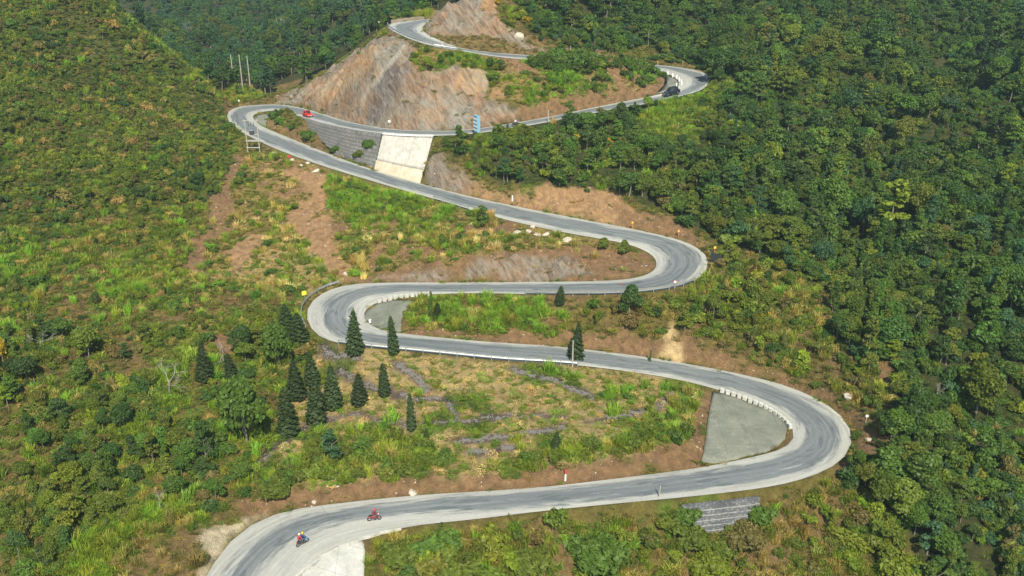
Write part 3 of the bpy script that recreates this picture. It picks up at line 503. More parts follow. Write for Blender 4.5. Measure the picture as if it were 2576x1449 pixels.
def herb_mesh(r, n=75, rad=.85, h=.4, size=.2):
    a = r.uniform(0, 6.28, n); rr = rad*np.sqrt(r.uniform(0, 1, n)); P = np.stack([rr*np.cos(a), rr*np.sin(a), h*r.uniform(0, 1, n)*(1-.6*rr/rad)], -1)
    return leaf_mesh('herb', *leaves(P, np.array([0, 0, .8])+r.normal(size=(n, 3))*.55, size, 1.6, r), r)
r_ = np.random.default_rng(11)
TREES = [crown_round(r_), crown_round(r_, 2.1, 5.6, 1500, .30, 8), crown_layer(r_), crown_tall(r_), crown_round(r_, 2.9, 6.4, 2000, .34, 14), crown_layer(r_, 2.2, 7.2, 1050, .31), crown_tall(r_, 1.8, 6.6), crown_round(r_, 2.5, 5.2, 1100, .37, 9)]
TFORM = ['domed', 'rounded', 'layered', 'narrow', 'broad', 'open-layered', 'slender', 'loose']
TRUNK = [trunk(r_, h) for h in (5.6, 5, 5.8, 6.5, 5.6, 6.4, 6, 4.6)]
SHRUBS = [shrub_mesh(r_), shrub_mesh(r_, 1.0, 1.9, 500, .22), shrub_mesh(r_, 1.4, 1.2, 520, .26), shrub_mesh(r_, 1.1, 1.4, 300, .34, 2.2), shrub_mesh(r_, .9, 1.3, 550, .16)]
GRASS = [blades(r_, 140, .9, 1.15, .07), blades(r_, 120, 1.0, .95, .08, .9), blades(r_, 100, .6, 1.5, .065, .5)]
SHORT = [blades(r_, 110, .8, .42, .07, 1.2), herb_mesh(r_, 120, .85, .35, .14), herb_mesh(r_, 100, .9, .28, .17), blades(r_, 100, .7, .55, .06, 1.)]
TREEH = [6.2, 5.6, 6.5, 7.5, 6.4, 7.2, 6.6, 5.2]

# ------------------------------------------------------------------ where plants grow
T = dict(dark=(.036, .070, .015), mid=(.056, .098, .015), olive=(.076, .100, .014), yellowg=(.112, .140, .014), blueg=(.036, .080, .031), brownish=(.105, .092, .028), gold=(.24, .18, .015), lime=(.100, .165, .016), straw=(.31, .24, .10), dry=(.185, .150, .042))
TW = dict(dark='dark green', mid='mid green', olive='olive green', yellowg='yellow-green', blueg='blue-green', brownish='brownish', gold='golden yellow', lime='bright green', straw='straw coloured', dry='dry tan')
Zn = []   # name phrase, outline, ymax, trees/m2, tree scale, tree palette, shrubs/m2, shrub scale, shrub palette, tall grass/m2, grass palette
def zone(*a): Zn.append(a)
pF = dict(dark=4, mid=4, olive=2.4, blueg=.8, yellowg=.45, brownish=.05); pL = dict(olive=4, mid=2, dark=1.2, yellowg=1.5, brownish=.9, dry=.5, gold=.05); pB = dict(blueg=4, dark=3, mid=3, olive=.7)  # pB leans blue-green: valley haze partly put into the background leaf colours
pG = dict(yellowg=4, lime=3, olive=2, dry=1.2); pGd = dict(dry=4, yellowg=2.5, olive=2, straw=1); pGd2 = dict(dry=2, yellowg=4, olive=2, lime=1.5); pR = dict(olive=4, mid=2.2, yellowg=2., brownish=.7, dark=.7, gold=.10)
zone('on the left hillside', [(-700,-300),(560,-300),(560,820),(760,760),(800,900),(640,1180),(560,1310),(250,1480),(-700,1480)], 262, .005, (.3,.55), pL, .60, (.3,.85), pL, .45, pGd2)
zone('on the upper left hillside', [(-700,-300),(250,-90),(330,70),(400,130),(480,190),(540,250),(590,322),(600,400),(560,470),(520,500),(300,520),(150,600),(-700,620)], 262, .02, (.28,.55), pL, .95, (.4,1.05), pL, .12, pG)
zone('on the lower left slope', [(-700,850),(0,840),(300,860),(470,810),(600,800),(700,770),(740,790),(790,870),(700,1000),(650,1170),(600,1320),(430,1260),(200,1370),(150,1480),(-700,1480)], 200, .055, (.42,.80), dict(mid=4,dark=2,olive=3,yellowg=.7), .50, (.45,1.1), pL, .35, pG)
zone('by the gully', [(600,400),(700,385),(860,440),(1140,520),(1540,608),(1655,660),(1575,700),(1000,708),(840,722),(740,780),(560,760),(500,650)], 230, .0, (.4,.5), pL, .11, (.5,1.0), dict(olive=2,mid=3,lime=1.5), .22, pGd)
zone('below the middle road', [(830,440),(1020,485),(1140,525),(1130,560),(1000,570),(880,570),(810,500)], 220, 0, (.4,.5), pL, .12, (.5,1.), dict(mid=3,lime=2), .4, dict(lime=3,yellowg=3,dry=1))
zone('in the background forest', [(-1500,-700),(1120,-700),(1120,60),(960,60),(900,100),(800,180),(690,240),(560,235),(400,100),(250,-60),(-1500,-300)], 700, .055, (.6,1.1), pB, .0, (1,2), pB, 0, pG)
zone('on the ridge left of the rock face', [(700,250),(760,205),(850,150),(900,110),(955,60),(985,80),(920,130),(800,220),(730,250)], 240, .07, (.4,.7), pF, .3, (.7,1.3), pL, .2, pG)
zone('in the right-hand forest', [(1140,300),(1760,100),(1560,128),(1400,120),(1330,110),(1260,40),(1250,-700),(3900,-700),(3900,1480),(2330,1480),(2250,1300),(2130,1215),(2230,1100),(2250,950),(2080,850),(2050,720),(1900,640),(1800,600),(1700,540),(1550,490),(1330,475),(1250,460),(1130,405)], 700, .15, (.38,1.15), pF, .32, (.8,1.5), pF, .03, pG)
zone('above the middle road', [(1110,355),(1200,345),(1400,310),(1640,270),(1760,240),(1850,330),(1750,440),(1780,520),(1800,596),(1700,535),(1550,480),(1350,455),(1250,458),(1130,395)], 260, .10, (.4,.75), dict(mid=4,olive=2.5,dark=1.5,yellowg=1.3), .22, (.8,1.5), pR, .08, pG)
zone('in front of the billboard', [(1165,346),(1245,335),(1250,425),(1165,425)], 240, 0, (.4,.5), pR, .6, (.4,.75), dict(mid=3,olive=3,yellowg=1), .3, pG)
zone('on the grassy bank left of the parked forest edge', [(1600,290),(1740,252),(1770,330),(1700,370),(1620,340)], 280, .004, (.4,.6), pF, .10, (.6,1), pR, .6, dict(lime=1,yellowg=4,olive=3,dry=1))
zone('on the bank between the upper roads', [(1035,125),(1155,130),(1332,158),(1580,172),(1655,190),(1640,212),(1560,225),(1450,245),(1310,262),(1240,240),(1220,180),(1150,160),(1040,195)], 250, .02, (.4,.65), pF, .3, (.7,1.4), dict(mid=3,olive=3,yellowg=2,brownish=.7), .5, dict(lime=3,yellowg=4))
zone('below the highest right hairpin', [(1640,264),(1760,238),(1800,222),(1835,188),(1880,225),(1810,300),(1660,330)], 290, .004, (.3,.45), pF, .4, (.5,.9), pR, .6, dict(yellowg=4,olive=2,lime=1))
zone('along the edge of the topmost straight', [(1310,151),(1480,158),(1640,168),(1648,186),(1480,176),(1310,168)], 250, .05, (.35,.5), pR, 1.1, (1.1,1.7), dict(mid=3,olive=2,yellowg=1), .4, pG)
zone('between the hairpins on the right', [(1800,640),(1900,640),(2050,720),(2080,850),(2250,950),(2210,1050),(1960,925),(1730,862),(1640,850),(1450,830),(1440,750),(1720,735),(1800,690)], 220, .022, (.35,.65), pR, .34, (.6,1.3), pR, .3, dict(yellowg=2,olive=2,dry=3,lime=.6))
zone('on the grassy island', [(1035,748),(1010,800),(1020,820),(1200,835),(1420,838),(1450,800),(1440,746)], 170, 0, (.4,.6), pR, .05, (.5,.9), dict(mid=2,olive=2,lime=2), 1.7, dict(lime=3.5,yellowg=4,olive=1.5,dry=1))
zone('on the terraced field', [(640,1175),(700,1060),(790,870),(850,872),(1000,884),(1240,908),(1400,916),(1745,945),(1762,985),(1740,1100),(1600,1138),(1450,1163),(1300,1188),(1150,1188),(1000,1200),(850,1218),(660,1236)], 150, 0, (.4,.6), pR, .02, (.4,.7), dict(mid=2,lime=2), .03, dict(lime=3,yellowg=3))
zone('on the bank above the lowest road', [(670,1230),(740,1160),(810,1095),(880,1075),(1000,1085),(1100,1120),(1150,1170),(1000,1195),(850,1215)], 150, .004, (.3,.4), pF, .55, (.7,1.3), dict(mid=3,olive=4,yellowg=1), .5, pG)
zone('on the bank above the lowest road', [(1290,1185),(1400,1125),(1600,1095),(1640,1000),(1740,955),(1755,1000),(1735,1100),(1600,1135),(1450,1160)], 150, 0, (.4,.5), pF, .40, (.6,1.1), dict(mid=3,olive=4,yellowg=1), .8, pG)
zone('on the lowest verge', [(915,1480),(912,1375),(1000,1340),(1335,1300),(1720,1268),(1720,1360),(1900,1356),(1900,1270),(2000,1230),(2100,1215),(2250,1300),(2330,1480)], 120, .010, (.4,.65), pR, .45, (.7,1.5), dict(olive=4,mid=3,yellowg=2.5,brownish=.6), 1.6, dict(yellowg=4,lime=2.5,dry=2,olive=2))
zone('on the lowest verge', [(1690,1480),(1720,1365),(1900,1358),(2080,1220),(2160,1250),(2050,1480)], 120, .008, (.4,.6), pR, .45, (.6,1.2), dict(brownish=2,olive=3,dry=1,yellowg=2), 1.3, dict(dry=4,yellowg=2,olive=1))
zone('on the bright grass bank', [(150,1480),(190,1370),(330,1285),(430,1268),(480,1300),(330,1350),(260,1480)], 130, 0, (.4,.5), pR, .03, (.5,.8), pL, 2.6, dict(lime=3,yellowg=5))
zone('on the dry bank at the bottom left', [(260,1480),(330,1350),(480,1300),(560,1320),(520,1380),(490,1480)], 130, 0, (.4,.5), pR, .03, (.4,.7), pL, .35, dict(dry=4,brownish=2,olive=1))
zone('by the poles', [(530,245),(600,222),(660,230),(655,250),(600,258)], 275, 0, (.4,.5), pR, .1, (.6,1.), pL, 1.2, dict(yellowg=4,dry=1))
zone('by the top hairpin', [(970,62),(1000,50),(1085,40),(1085,30),(980,40)], 275, 0, (.4,.5), pR, .1, (.6,1.), pL, 1.2, dict(yellowg=4,dry=1))
zone('on the yellow flank of the mound', [(1250,10),(1300,20),(1345,70),(1330,110),(1260,60)], 255, .0, (.4,.6), pR, .5, (.9,1.5), dict(yellowg=4,gold=1,olive=1), .4, dict(yellowg=3))
zone('inside the left hairpin', [(665,290),(690,282),(720,298),(760,318),(750,335),(700,318)], 260, 0, (.3,.4), pF, .9, (.7,1.1), dict(mid=3,dark=1), .1, pG)
zone('beside the white retaining wall', [(880,345),(965,340),(945,400),(925,390)], 240, 0, (.3,.4), pF, .9, (.6,1.), dict(mid=3,olive=1), .1, pG)
ZI = np.full(X.shape, -1)
for i, z in enumerate(Zn):
    Wp = wpoly(z[1], z[2]); lo = Wp.min(0); hi = Wp.max(0); i0, i1 = np.searchsorted(gx, [lo[0], hi[0]]); j0, j1 = np.searchsorted(gy, [lo[1], hi[1]]); sl = np.s_[j0:j1, i0:i1]
    ZI[sl] = np.where(inpoly(X[sl], Y[sl], Wp) & ((i != 5) | (Y[sl] > 240)), i, ZI[sl])
ZI = np.where((ZI < 0) & (Y > 240) & (X < 20), 5, ZI); ZI = np.where((ZI < 0) & (X > 45), 7, ZI)
def cell(x, y): return np.clip(np.searchsorted(gy, y-.25), 0, len(gy)-1), np.clip(np.searchsorted(gx, x-.25), 0, len(gx)-1)
def candidates(sp, ymax=760):
    nxx = int(700/sp); nyy = int((ymax-30)/sp); a, b = np.meshgrid(np.arange(nxx), np.arange(nyy)); x = (-350+a*sp).ravel()+rng.uniform(0, sp, a.size); y = (30+b*sp).ravel()+rng.uniform(0, sp, a.size)
    z = gz(x, y); u, v = proj(np.stack([x, y, z], -1)); m = (u > -450) & (u < 3020) & (v > -160) & (v < 1640); return x[m], y[m], z[m]
bareW = np.ones(len(cls)); 
for k_, v_ in dict(earth=.05, orange=.05, rock=.02, greyrock=.02, darkslab=.0, palerock=.0, tan=.02, scar=.0, sand=.0, slate=.1, brown=.45, straw=.7).items(): bareW[ci[k_]] = v_
for W_ in NOVEG:
    W_ = np.asarray(W_); i0, i1 = np.searchsorted(gx, [W_[:, 0].min(), W_[:, 0].max()]); j0, j1 = np.searchsorted(gy, [W_[:, 1].min(), W_[:, 1].max()]); sl = np.s_[j0:j1, i0:i1]; ZI[sl] = np.where(inpoly(X[sl], Y[sl], W_), -2, ZI[sl])
def scatter(kind, sp, clear, ymax=760):     # -> x, y, z, scale, palette key, zone
    x, y, z = candidates(sp, ymax); jj, ii = cell(x, y); zi = ZI[jj, ii]; col = {'tree': 3, 'shrub': 6, 'grass': 9}[kind]
    dens = np.array([q[col] for q in Zn]+[0, 0.])[zi]*bareW[G[jj, ii]]
    clump = fbm(x/9, y/9, 3, 91 if kind == 'tree' else 55); dens = dens*(np.clip(1+2.6*clump, .08, 2.1) if kind == 'tree' else np.clip(1+1.5*clump, .25, 2))
    if kind == 'grass':
        g = G[jj, ii]; dens = dens*np.where(g == ci['grass'], 2.2, 1.)
    keep = (rng.uniform(size=len(x)) < dens*sp*sp) & (zi >= 0) & (gdr(x, y) > clear)
    x, y, z, zi = x[keep], y[keep], z[keep], zi[keep]; sc = np.empty(len(x)); pk = []
    tone = .8*fbm(x/14, y/14, 3, 23)+.7*fbm(x/45, y/45, 2, 29)-.8*np.clip((x-60)/60, 0, 1)-.4*np.clip((110-y)/20, 0, 1)*(x > 45)  # random tone; falloff to the right and near right paints shade into plant colours
    for n_ in range(len(x)):
        q = Zn[zi[n_]]; lo, hi = q[col+1] if kind != 'grass' else (.65, 1.25); sc[n_] = lo+(hi-lo)*rng.beta(1.5, 2.8); P_ = q[col+2 if kind != 'grass' else 10]; ks = list(P_); w_ = np.array([P_[k] for k in ks], float)
        w_ *= np.exp(np.array([1.5*tone[n_] if k in ('yellowg', 'brownish', 'gold', 'dry', 'olive') else -1.5*tone[n_] for k in ks])); pk.append(ks[rng.choice(len(ks), p=w_/w_.sum())])
    if kind == 'shrub': sc *= np.clip(1+.8*fbm(x/8, y/8, 3, 39), .5, 1.7)
    if kind == 'tree': sc *= np.clip(1+.75*fbm(x/13, y/13, 3, 37), .55, 1.6)
    return x, y, z, sc, np.array(pk), zi
BR = 1.62
def tints(pk, n): b = BR*np.array([T[k] for k in pk]).reshape(-1, 3); return b*rng.lognormal(0, .13, (n, 1))*rng.lognormal(0, .06, (n, 3))
def stuff(name, protos, P, scl, idx, tint, label, cat, tilt=.08):
    me = bpy.data.meshes.new(name); me.vertices.add(len(P)); me.vertices.foreach_set('co', np.asarray(P, np.float32).ravel()); o = bpy.data.objects.new(name, me); C.objects.link(o); n = len(P)
    fattr(o, 'rot', 'FLOAT_VECTOR', 'POINT', np.stack([rng.normal(0, tilt, n), rng.normal(0, tilt, n), rng.uniform(0, 6.283, n)], -1)); fattr(o, 'scl', 'FLOAT_VECTOR', 'POINT', scl); fattr(o, 'idx', 'INT', 'POINT', idx)
    fattr(o, 'tint', 'FLOAT_COLOR', 'POINT', np.c_[tint, np.ones(n)])
    g = bpy.data.node_groups.new(name, 'GeometryNodeTree'); g.interface.new_socket('Geometry', in_out='INPUT', socket_type='NodeSocketGeometry'); g.interface.new_socket('Geometry', in_out='OUTPUT', socket_type='NodeSocketGeometry')
    nd = lambda t: g.nodes.new(t); gi, go, iop, jn = nd('NodeGroupInput'), nd('NodeGroupOutput'), nd('GeometryNodeInstanceOnPoints'), nd('GeometryNodeJoinGeometry')
    for p in reversed(protos):
        oi = nd('GeometryNodeObjectInfo'); oi.inputs['Object'].default_value = p; oi.inputs['As Instance'].default_value = True; g.links.new(oi.outputs['Geometry'], jn.inputs[0])
    def na(nm, ty): a = nd('GeometryNodeInputNamedAttribute'); a.data_type = ty; a.inputs[0].default_value = nm; return a.outputs[0]
    e = nd('FunctionNodeEulerToRotation'); g.links.new(na('rot', 'FLOAT_VECTOR'), e.inputs[0]); g.links.new(e.outputs[0], iop.inputs['Rotation']); g.links.new(na('scl', 'FLOAT_VECTOR'), iop.inputs['Scale']); g.links.new(na('idx', 'INT'), iop.inputs['Instance Index'])
    iop.inputs['Pick Instance'].default_value = True; g.links.new(gi.outputs[0], iop.inputs['Points']); g.links.new(jn.outputs[0], iop.inputs['Instance']); g.links.new(iop.outputs[0], go.inputs[0])
    md = o.modifiers.new('scatter', 'NODES'); md.node_group = g; return tag(o, label, cat, kind='stuff')
def s3(sc, var=.15): n = len(sc); return sc[:, None]*np.stack([1+rng.normal(0, var, n), 1+rng.normal(0, var, n), 1+rng.normal(0, var, n)], -1).clip(.5, 1.6)
LMK = [('the red car',775,289),('the dark off-road car',1690,231),('the pale retaining wall',1010,395),('the billboard',1202,325),('the transformer station',638,340),('the three tall poles',610,180),('the yellow square sign',766,738),('the middle left hairpin',800,800),('the middle right hairpin',1740,660),('the lower right hairpin',2100,1090),
 ('the highest right hairpin',1770,200),('the upper left hairpin',585,290),('the topmost hairpin',990,65),('the large grey apron',1880,1080),('the small grey apron',970,790),('the lower gabion wall',1810,1310),('the white apron',850,1420),('the yellow scar',1685,860),('the long gabion wall',850,345),('the orange cut',1450,505),('the grey earth cut',1330,675),('the landslip',800,560),('the rock mound',1180,60),('the rock face',950,230),('the riders',840,1330),('the bright grass bank',330,1340),('the golden tree',12,885),('the pale bare tree',100,850),('the grey leafless tree',425,945)]
ROW = ['at the top edge', 'near the top', 'in the upper third', 'above mid-height', 'at mid-height', 'below mid-height', 'in the lower third', 'low down', 'near the bottom', 'at the bottom edge']
COLW = ['at the left edge', 'far left', 'left', 'left of centre', 'just left of centre', 'just right of centre', 'right of centre', 'right', 'far right', 'at the right edge']
def place(P):
    u, v = map(float, proj(P)); d = [(math.hypot(u-a, v-b), n, u-a, v-b) for n, a, b in LMK]; q = min(d)
    if q[0] < 150: return ('right of ' if q[2] > 0 else 'left of ') + q[1] if abs(q[2]) > abs(q[3]) else ('below ' if q[3] > 0 else 'above ')+q[1]
    return f'{ROW[min(9, int(max(0, v)/144.9))]}, {COLW[min(9, int(max(0, u)/257.6))]}'
def single(objs):         # objs: [(object, first words, point)] -> labels that tell look-alikes apart by their order
    by = {}
    for o, w_, P in objs: by.setdefault(f'{w_} {place(P)}', []).append((float(proj(P)[0]), float(proj(P)[1]), o))
    for lab, L in by.items():
        L.sort(key=lambda q: q[0]); n = len(L); words_ = {1: [''], 2: ['left one', 'right one'], 3: ['left one', 'middle one', 'right one']}.get(n) or ['leftmost', 'second from left']+[f'{k} from left' for k in ('third', 'fourth', 'fifth', 'sixth', 'seventh', 'eighth', 'ninth', 'tenth', 'eleventh')][:max(0, n-3)]+['rightmost']
        for q, w_ in zip(L, words_): q[2]['label'] = lab+(', '+w_ if w_ else '')
# trees
x, y, z, sc, pk, zi = scatter('tree', 1.7, 2.6); n = len(x); idx = rng.choice(8, n, p=[.16, .14, .13, .11, .16, .08, .10, .12]); tt_ = tints(pk, n); P = np.stack([x, y, z], -1)
top = P+np.array([0, 0, 1.])*(sc*5.0)[:, None]; u, v = proj(top); dist = np.linalg.norm(P-CAM, axis=1); size = sc*6/dist; ok = (u > 10) & (u < 2566) & (v > 8) & (v < 1440)
vis = np.zeros(n, bool); vis[ok] = visible(top[ok]); order = np.argsort(-np.where(vis, size, 0)); ind = order[:285]; rest = np.setdiff1d(np.arange(n), ind)
def plant_tree(i, loc, s, tint, label, group, rz=None, name='broadleaf_tree', cat='tree'):
    e = empty(name, loc, rng.uniform(0, 6.28) if rz is None else rz); e.scale = s; tag(e, label, cat, group)
    for src, nm in ((TREES[i], 'crown'), (TRUNK[i], 'trunk')):
        c = src.copy(); c.name = nm; C.objects.link(c); c.parent = e
        if nm == 'crown': c['tint'] = [float(q) for q in tint]
    return e
S3 = s3(sc)
LT = []
for k in ind:
    sz = 'tall' if sc[k] > 1.05 else 'small' if sc[k] < .62 else 'mid-sized'
    LT.append((plant_tree(idx[k], P[k]-[0, 0, .1], S3[k], tt_[k], None, 'broadleaf trees '+Zn[zi[k]][0], cat='tree'), f'{sz} {TW[pk[k]]} {TFORM[idx[k]]} tree', top[k]))
single(LT)
stuff('forest', TREES, P[rest], S3[rest], idx[rest], tt_[rest], 'dense green forest covering the far slopes and the gaps between nearer trees', 'forest')
stuff('forest_trunks', TRUNK, P[rest], S3[rest], idx[rest], tt_[rest], 'pale trunks standing in the far forest', 'tree trunks', 0)
print('trees', n)
# shrubs
x, y, z, sc, pk, zi = scatter('shrub', .95, 1.5, 320); n = len(x); idx = rng.choice(5, n); tt_ = tints(pk, n); P = np.stack([x, y, z-.12], -1); S3 = s3(sc, .2)
top = P+np.array([0, 0, 1.])*sc[:, None]; u, v = proj(top); size = sc/np.linalg.norm(P-CAM, axis=1); ok = (u > 8) & (u < 2568) & (v > 8) & (v < 1442); vis = np.zeros(n, bool); vis[ok] = visible(top[ok])
order = np.argsort(-np.where(vis, size, 0)); ind = order[:285]; rest = np.setdiff1d(np.arange(n), ind)
LT = []
for k in ind:
    o = SHRUBS[idx[k]].copy(); o.name = 'shrub'; C.objects.link(o); o.location = P[k]; o.scale = S3[k]; o.rotation_euler = (0, 0, rng.uniform(0, 6.28)); o['tint'] = [float(q) for q in tt_[k]]
    tag(o, None, 'shrub', 'shrubs '+Zn[zi[k]][0]); LT.append((o, f'{"large" if sc[k] > 1.2 else "low"} {TW[pk[k]]} {("leafy", "upright", "spreading", "big-leaved", "fine-leaved")[idx[k]]} shrub', top[k]))
single(LT)
stuff('undergrowth', SHRUBS, P[rest], S3[rest], idx[rest], tt_[rest], 'dense low undergrowth of mixed green bushes over the slopes', 'undergrowth')
print('shrubs', n)
# tall grass
x, y, z, sc, pk, zi = scatter('grass', .62, .9, 290); n = len(x)
stuff('tall_grass', GRASS, np.stack([x, y, z-.05], -1), s3(sc, .2), rng.choice(3, n), 1.45*tints(pk, n), 'yellow-green tall grass growing in clumps over the banks and slopes', 'grass', .12); print('grass', n)
# low cover, coloured by the ground it grows on
x, y, z = candidates(.65, 250); jj, ii = cell(x, y); g = G[jj, ii]
dn = np.zeros(len(cls)); 
for k_, v_ in dict(scrub=1.1, hillgreen=1., forest=.5, straw=.9, grass=1.1, drygrass=1., brown=.8, earth=.05, orange=.05, rock=.03, greyrock=.02, slate=.06).items(): dn[ci[k_]] = v_
keep = (rng.uniform(size=len(x)) < dn[g]*.4225*1.7) & (ZI[jj, ii] > -2) & (gdr(x, y) > .45); x, y, z, g = x[keep], y[keep], z[keep], g[keep]; n = len(x)
pal = dict(hillgreen=['olive', 'mid', 'dry', 'dark'], scrub=['olive', 'mid', 'dry', 'brownish', 'yellowg'], forest=['dark', 'mid', 'olive'], straw=['straw', 'straw', 'yellowg', 'yellowg', 'lime'], grass=['lime', 'yellowg', 'mid'], drygrass=['dry', 'straw', 'yellowg', 'olive', 'brownish'], brown=['brownish', 'brownish', 'dry', 'olive'])
pk = [pal.get(cls[q], ['dry', 'olive'])[int(r1*len(pal.get(cls[q], [1, 2])))] for q, r1 in zip(g, rng.uniform(size=n))]
stuff('low_grass', SHORT, np.stack([x, y, z-.02], -1), s3(rng.uniform(.4, .95, n), .2), rng.choice(4, n), tints(pk, n), 'low grass and weeds covering the open ground', 'grass', .2); print('low', n)
##OBJECTS

# ------------------------------------------------------------------ shapes and materials for built things
class MB:
    def __init__(s): s.V = []; s.F = []
    def add(s, V, F): o = len(s.V); s.V += [tuple(map(float, v)) for v in V]; s.F += [tuple(i+o for i in f) for f in F]; return s
    def box(s, c, d, rz=0, ch=0.):
        x, y, z = [q/2 for q in d]; ch = min(ch, x*.9, y*.9); co, si = math.cos(rz), math.sin(rz)
        ring = [(-x+ch, -y), (x-ch, -y), (x, -y+ch), (x, y-ch), (x-ch, y), (-x+ch, y), (-x, y-ch), (-x, -y+ch)] if ch else [(-x, -y), (x, -y), (x, y), (-x, y)]
        n = len(ring); V = [(c[0]+a*co-b*si, c[1]+a*si+b*co, c[2]+q) for q in (-z, z) for a, b in ring]
        return s.add(V, [tuple(range(n-1, -1, -1)), tuple(range(n, 2*n))]+[(i, (i+1) % n, n+(i+1) % n, n+i) for i in range(n)])
    def tube(s, p, q, r0, r1=None, sides=8): return s.add(*tubes([(p, q, r0, r0 if r1 is None else r1)], sides))
    def path(s, P, r, sides=6): 
        for a, b in zip(P[:-1], P[1:]): s.tube(a, b, r, r, sides)
        return s
    def loft(s, rings, cap=True):
        n = len(rings[0]); V = [v for r in rings for v in r]; F = [(k*n+i, k*n+(i+1) % n, (k+1)*n+(i+1) % n, (k+1)*n+i) for k in range(len(rings)-1) for i in range(n)]
        if cap: F += [tuple(range(n-1, -1, -1)), tuple(range((len(rings)-1)*n, len(rings)*n))]
        return s.add(V, F)
    def ring(s, c, R0, r, axis=1, n=18, m=6):     # torus round the y axis
        V = []; F = []
        for i in range(n):
            a = 2*math.pi*i/n
            for j in range(m): b = 2*math.pi*j/m; q = R0+r*math.cos(b); V.append((c[0]+q*math.cos(a), c[1]+r*math.sin(b), c[2]+q*math.sin(a)))
        F = [(i*m+j, i*m+(j+1) % m, ((i+1) % n)*m+(j+1) % m, ((i+1) % n)*m+j) for i in range(n) for j in range(m)]; return s.add(V, F)
    def disc(s, c, R0, t, n=16): return s.add([(c[0]+R0*math.cos(6.2832*i/n), c[1]+sg*t/2, c[2]+R0*math.sin(6.2832*i/n)) for sg in (-1, 1) for i in range(n)], [tuple(range(n)), tuple(range(2*n-1, n-1, -1))]+[(i, n+i, n+(i+1) % n, (i+1) % n) for i in range(n)])
    def ball(s, c, r, sx=1, sy=1, sz=1, n=10, m=7):
        R_ = [[(c[0]+r*sx*math.sin(math.pi*j/m)*math.cos(6.2832*i/n), c[1]+r*sy*math.sin(math.pi*j/m)*math.sin(6.2832*i/n), c[2]+r*sz*math.cos(math.pi*j/m)) for i in range(n)] for j in range(1, m)]
        return s.loft(R_[::-1])
    def build(s, name, mat, parent=None, smooth=False):
        o = mesh_obj(name, s.V, s.F, mat, parent, smooth=smooth); bm = bmesh.new(); bm.from_mesh(o.data); bmesh.ops.recalc_face_normals(bm, faces=bm.faces); bm.to_mesh(o.data); bm.free(); return o
def paint(name, col, rough=.3, coat=.5, metal=0.):
    t = NT(name); t.b.inputs['Roughness'].default_value = rough; t.b.inputs['Coat Weight'].default_value = coat; t.b.inputs['Metallic'].default_value = metal; t.b.inputs['Specular IOR Level'].default_value = .5
    n = t.noise(t.n('TexCoord').outputs['Object'], 3, 5); return t.out(t.mix(t.ramp(n, [(.4, 0.), (.75, .25)]), col, tuple(q*.7+.05 for q in col)))
MSTEEL = plain('galvanised_steel', (.34, .36, .35), .45, .4, .2, 3); MPOLE = plain('pole_concrete', (.38, .365, .31), .9, 0, .15, 2); MWHITE = plain('white_paint', (.78, .78, .74), .6, 0, .1); MRED = plain('red_paint', (.48, .05, .05), .5); MYEL = plain('yellow_paint', (.72, .60, .06), .5); MORA = plain('orange_paint', (.55, .22, .05), .5)
MDARK = plain('dark_metal', (.05, .055, .06), .5); MRUB = plain('rubber', (.025, .025, .028), .85); MGLASS = paint('dark_glass', (.02, .03, .04), .08, .3); MCHROME = plain('bare_metal', (.55, .55, .56), .25, .9); MLAMP = plain('lamp_glass', (.85, .85, .82), .15)
MWOOD = plain('brown_pole_wood', (.23, .16, .09), .9); MBLUE = plain('sign_blue', (.10, .30, .50), .5); MLBLUE = plain('sign_light_blue', (.18, .40, .52), .5); MSKIN = plain('skin', (.42, .25, .17), .6); MCONC = concrete('block_concrete', (.44, .44, .38), (.58, .58, .52), .8)
def rz_(p): k = np.argmin(np.hypot(cc[:, 0]-p[0], cc[:, 1]-p[1])); return k
def RD(u, v):        # a point on the road seen at u, v
    p = H(u, v)
    for _ in range(4): k = rz_(p); z = cc[k, 2]+.12; p = at_z(u, v, z)
    t = cc[min(k+1, nr-1)]-cc[max(k-1, 0)]; return p, math.atan2(t[1], t[0]), math.atan2(t[2], math.hypot(t[0], t[1]))
def height_to(p, vt):  # height above p whose top shows at row vt
    hs = np.linspace(.2, 16, 400); _, v = proj(p+np.stack([0*hs, 0*hs, hs], -1)); return float(hs[np.argmin(abs(v-vt))])

# ------------------------------------------------------------------ walls
def ruled(top, bot, n, m, thick, mat, name, courses=0, rough=.0, parent=None, v0=0., v1=1.):
    a = resample(top, n); b = resample(bot, n); V = []; rows = []
    nv = unit(np.cross(np.gradient(a[:, :2], axis=0) @ np.array([[1, 0, 0], [0, 1, 0]]), [0, 0, 1.])); nv *= np.sign((nv*(b-a)).sum(1).mean()+1e-6) if (abs((nv*(b-a)).sum(1).mean()) > .2) else -np.sign(nv[:, 1].mean())
    ts = []
    if courses:
        for c in range(courses): ts += [(c/courses+.002, 1.*c), ((c+.97)/courses, 1.*c)]
    else: ts = [(v0+(v1-v0)*j/m, 0.) for j in range(m+1)]
    for t_, c in ts:
        P = a+(b-a)*t_
        if courses: P = a+(b-a)*((c+.5)/courses); P[:, 2] = (a+(b-a)*t_)[:, 2]
        P = P+nv*thick
        if rough: P = P+nv*(rough*fbm(np.arange(n)*.9, np.full(n, c*3.1+t_*5), 2, 5))[:, None]
        rows.append(P)
    rows.append(b+nv*thick-[0, 0, .6]) if v1 == 1. else rows.append(rows[-1]-nv*thick*1.5)
    rows = [(a+(b-a)*v0)-nv*.4]+rows; Vv = np.concatenate(rows); I = np.arange(len(rows)*n).reshape(len(rows), n)
    F = np.stack([I[:-1, :-1], I[:-1, 1:], I[1:, 1:], I[1:, :-1]], -1).reshape(-1, 4); return mesh_obj(name, Vv, F, mat, parent), nv
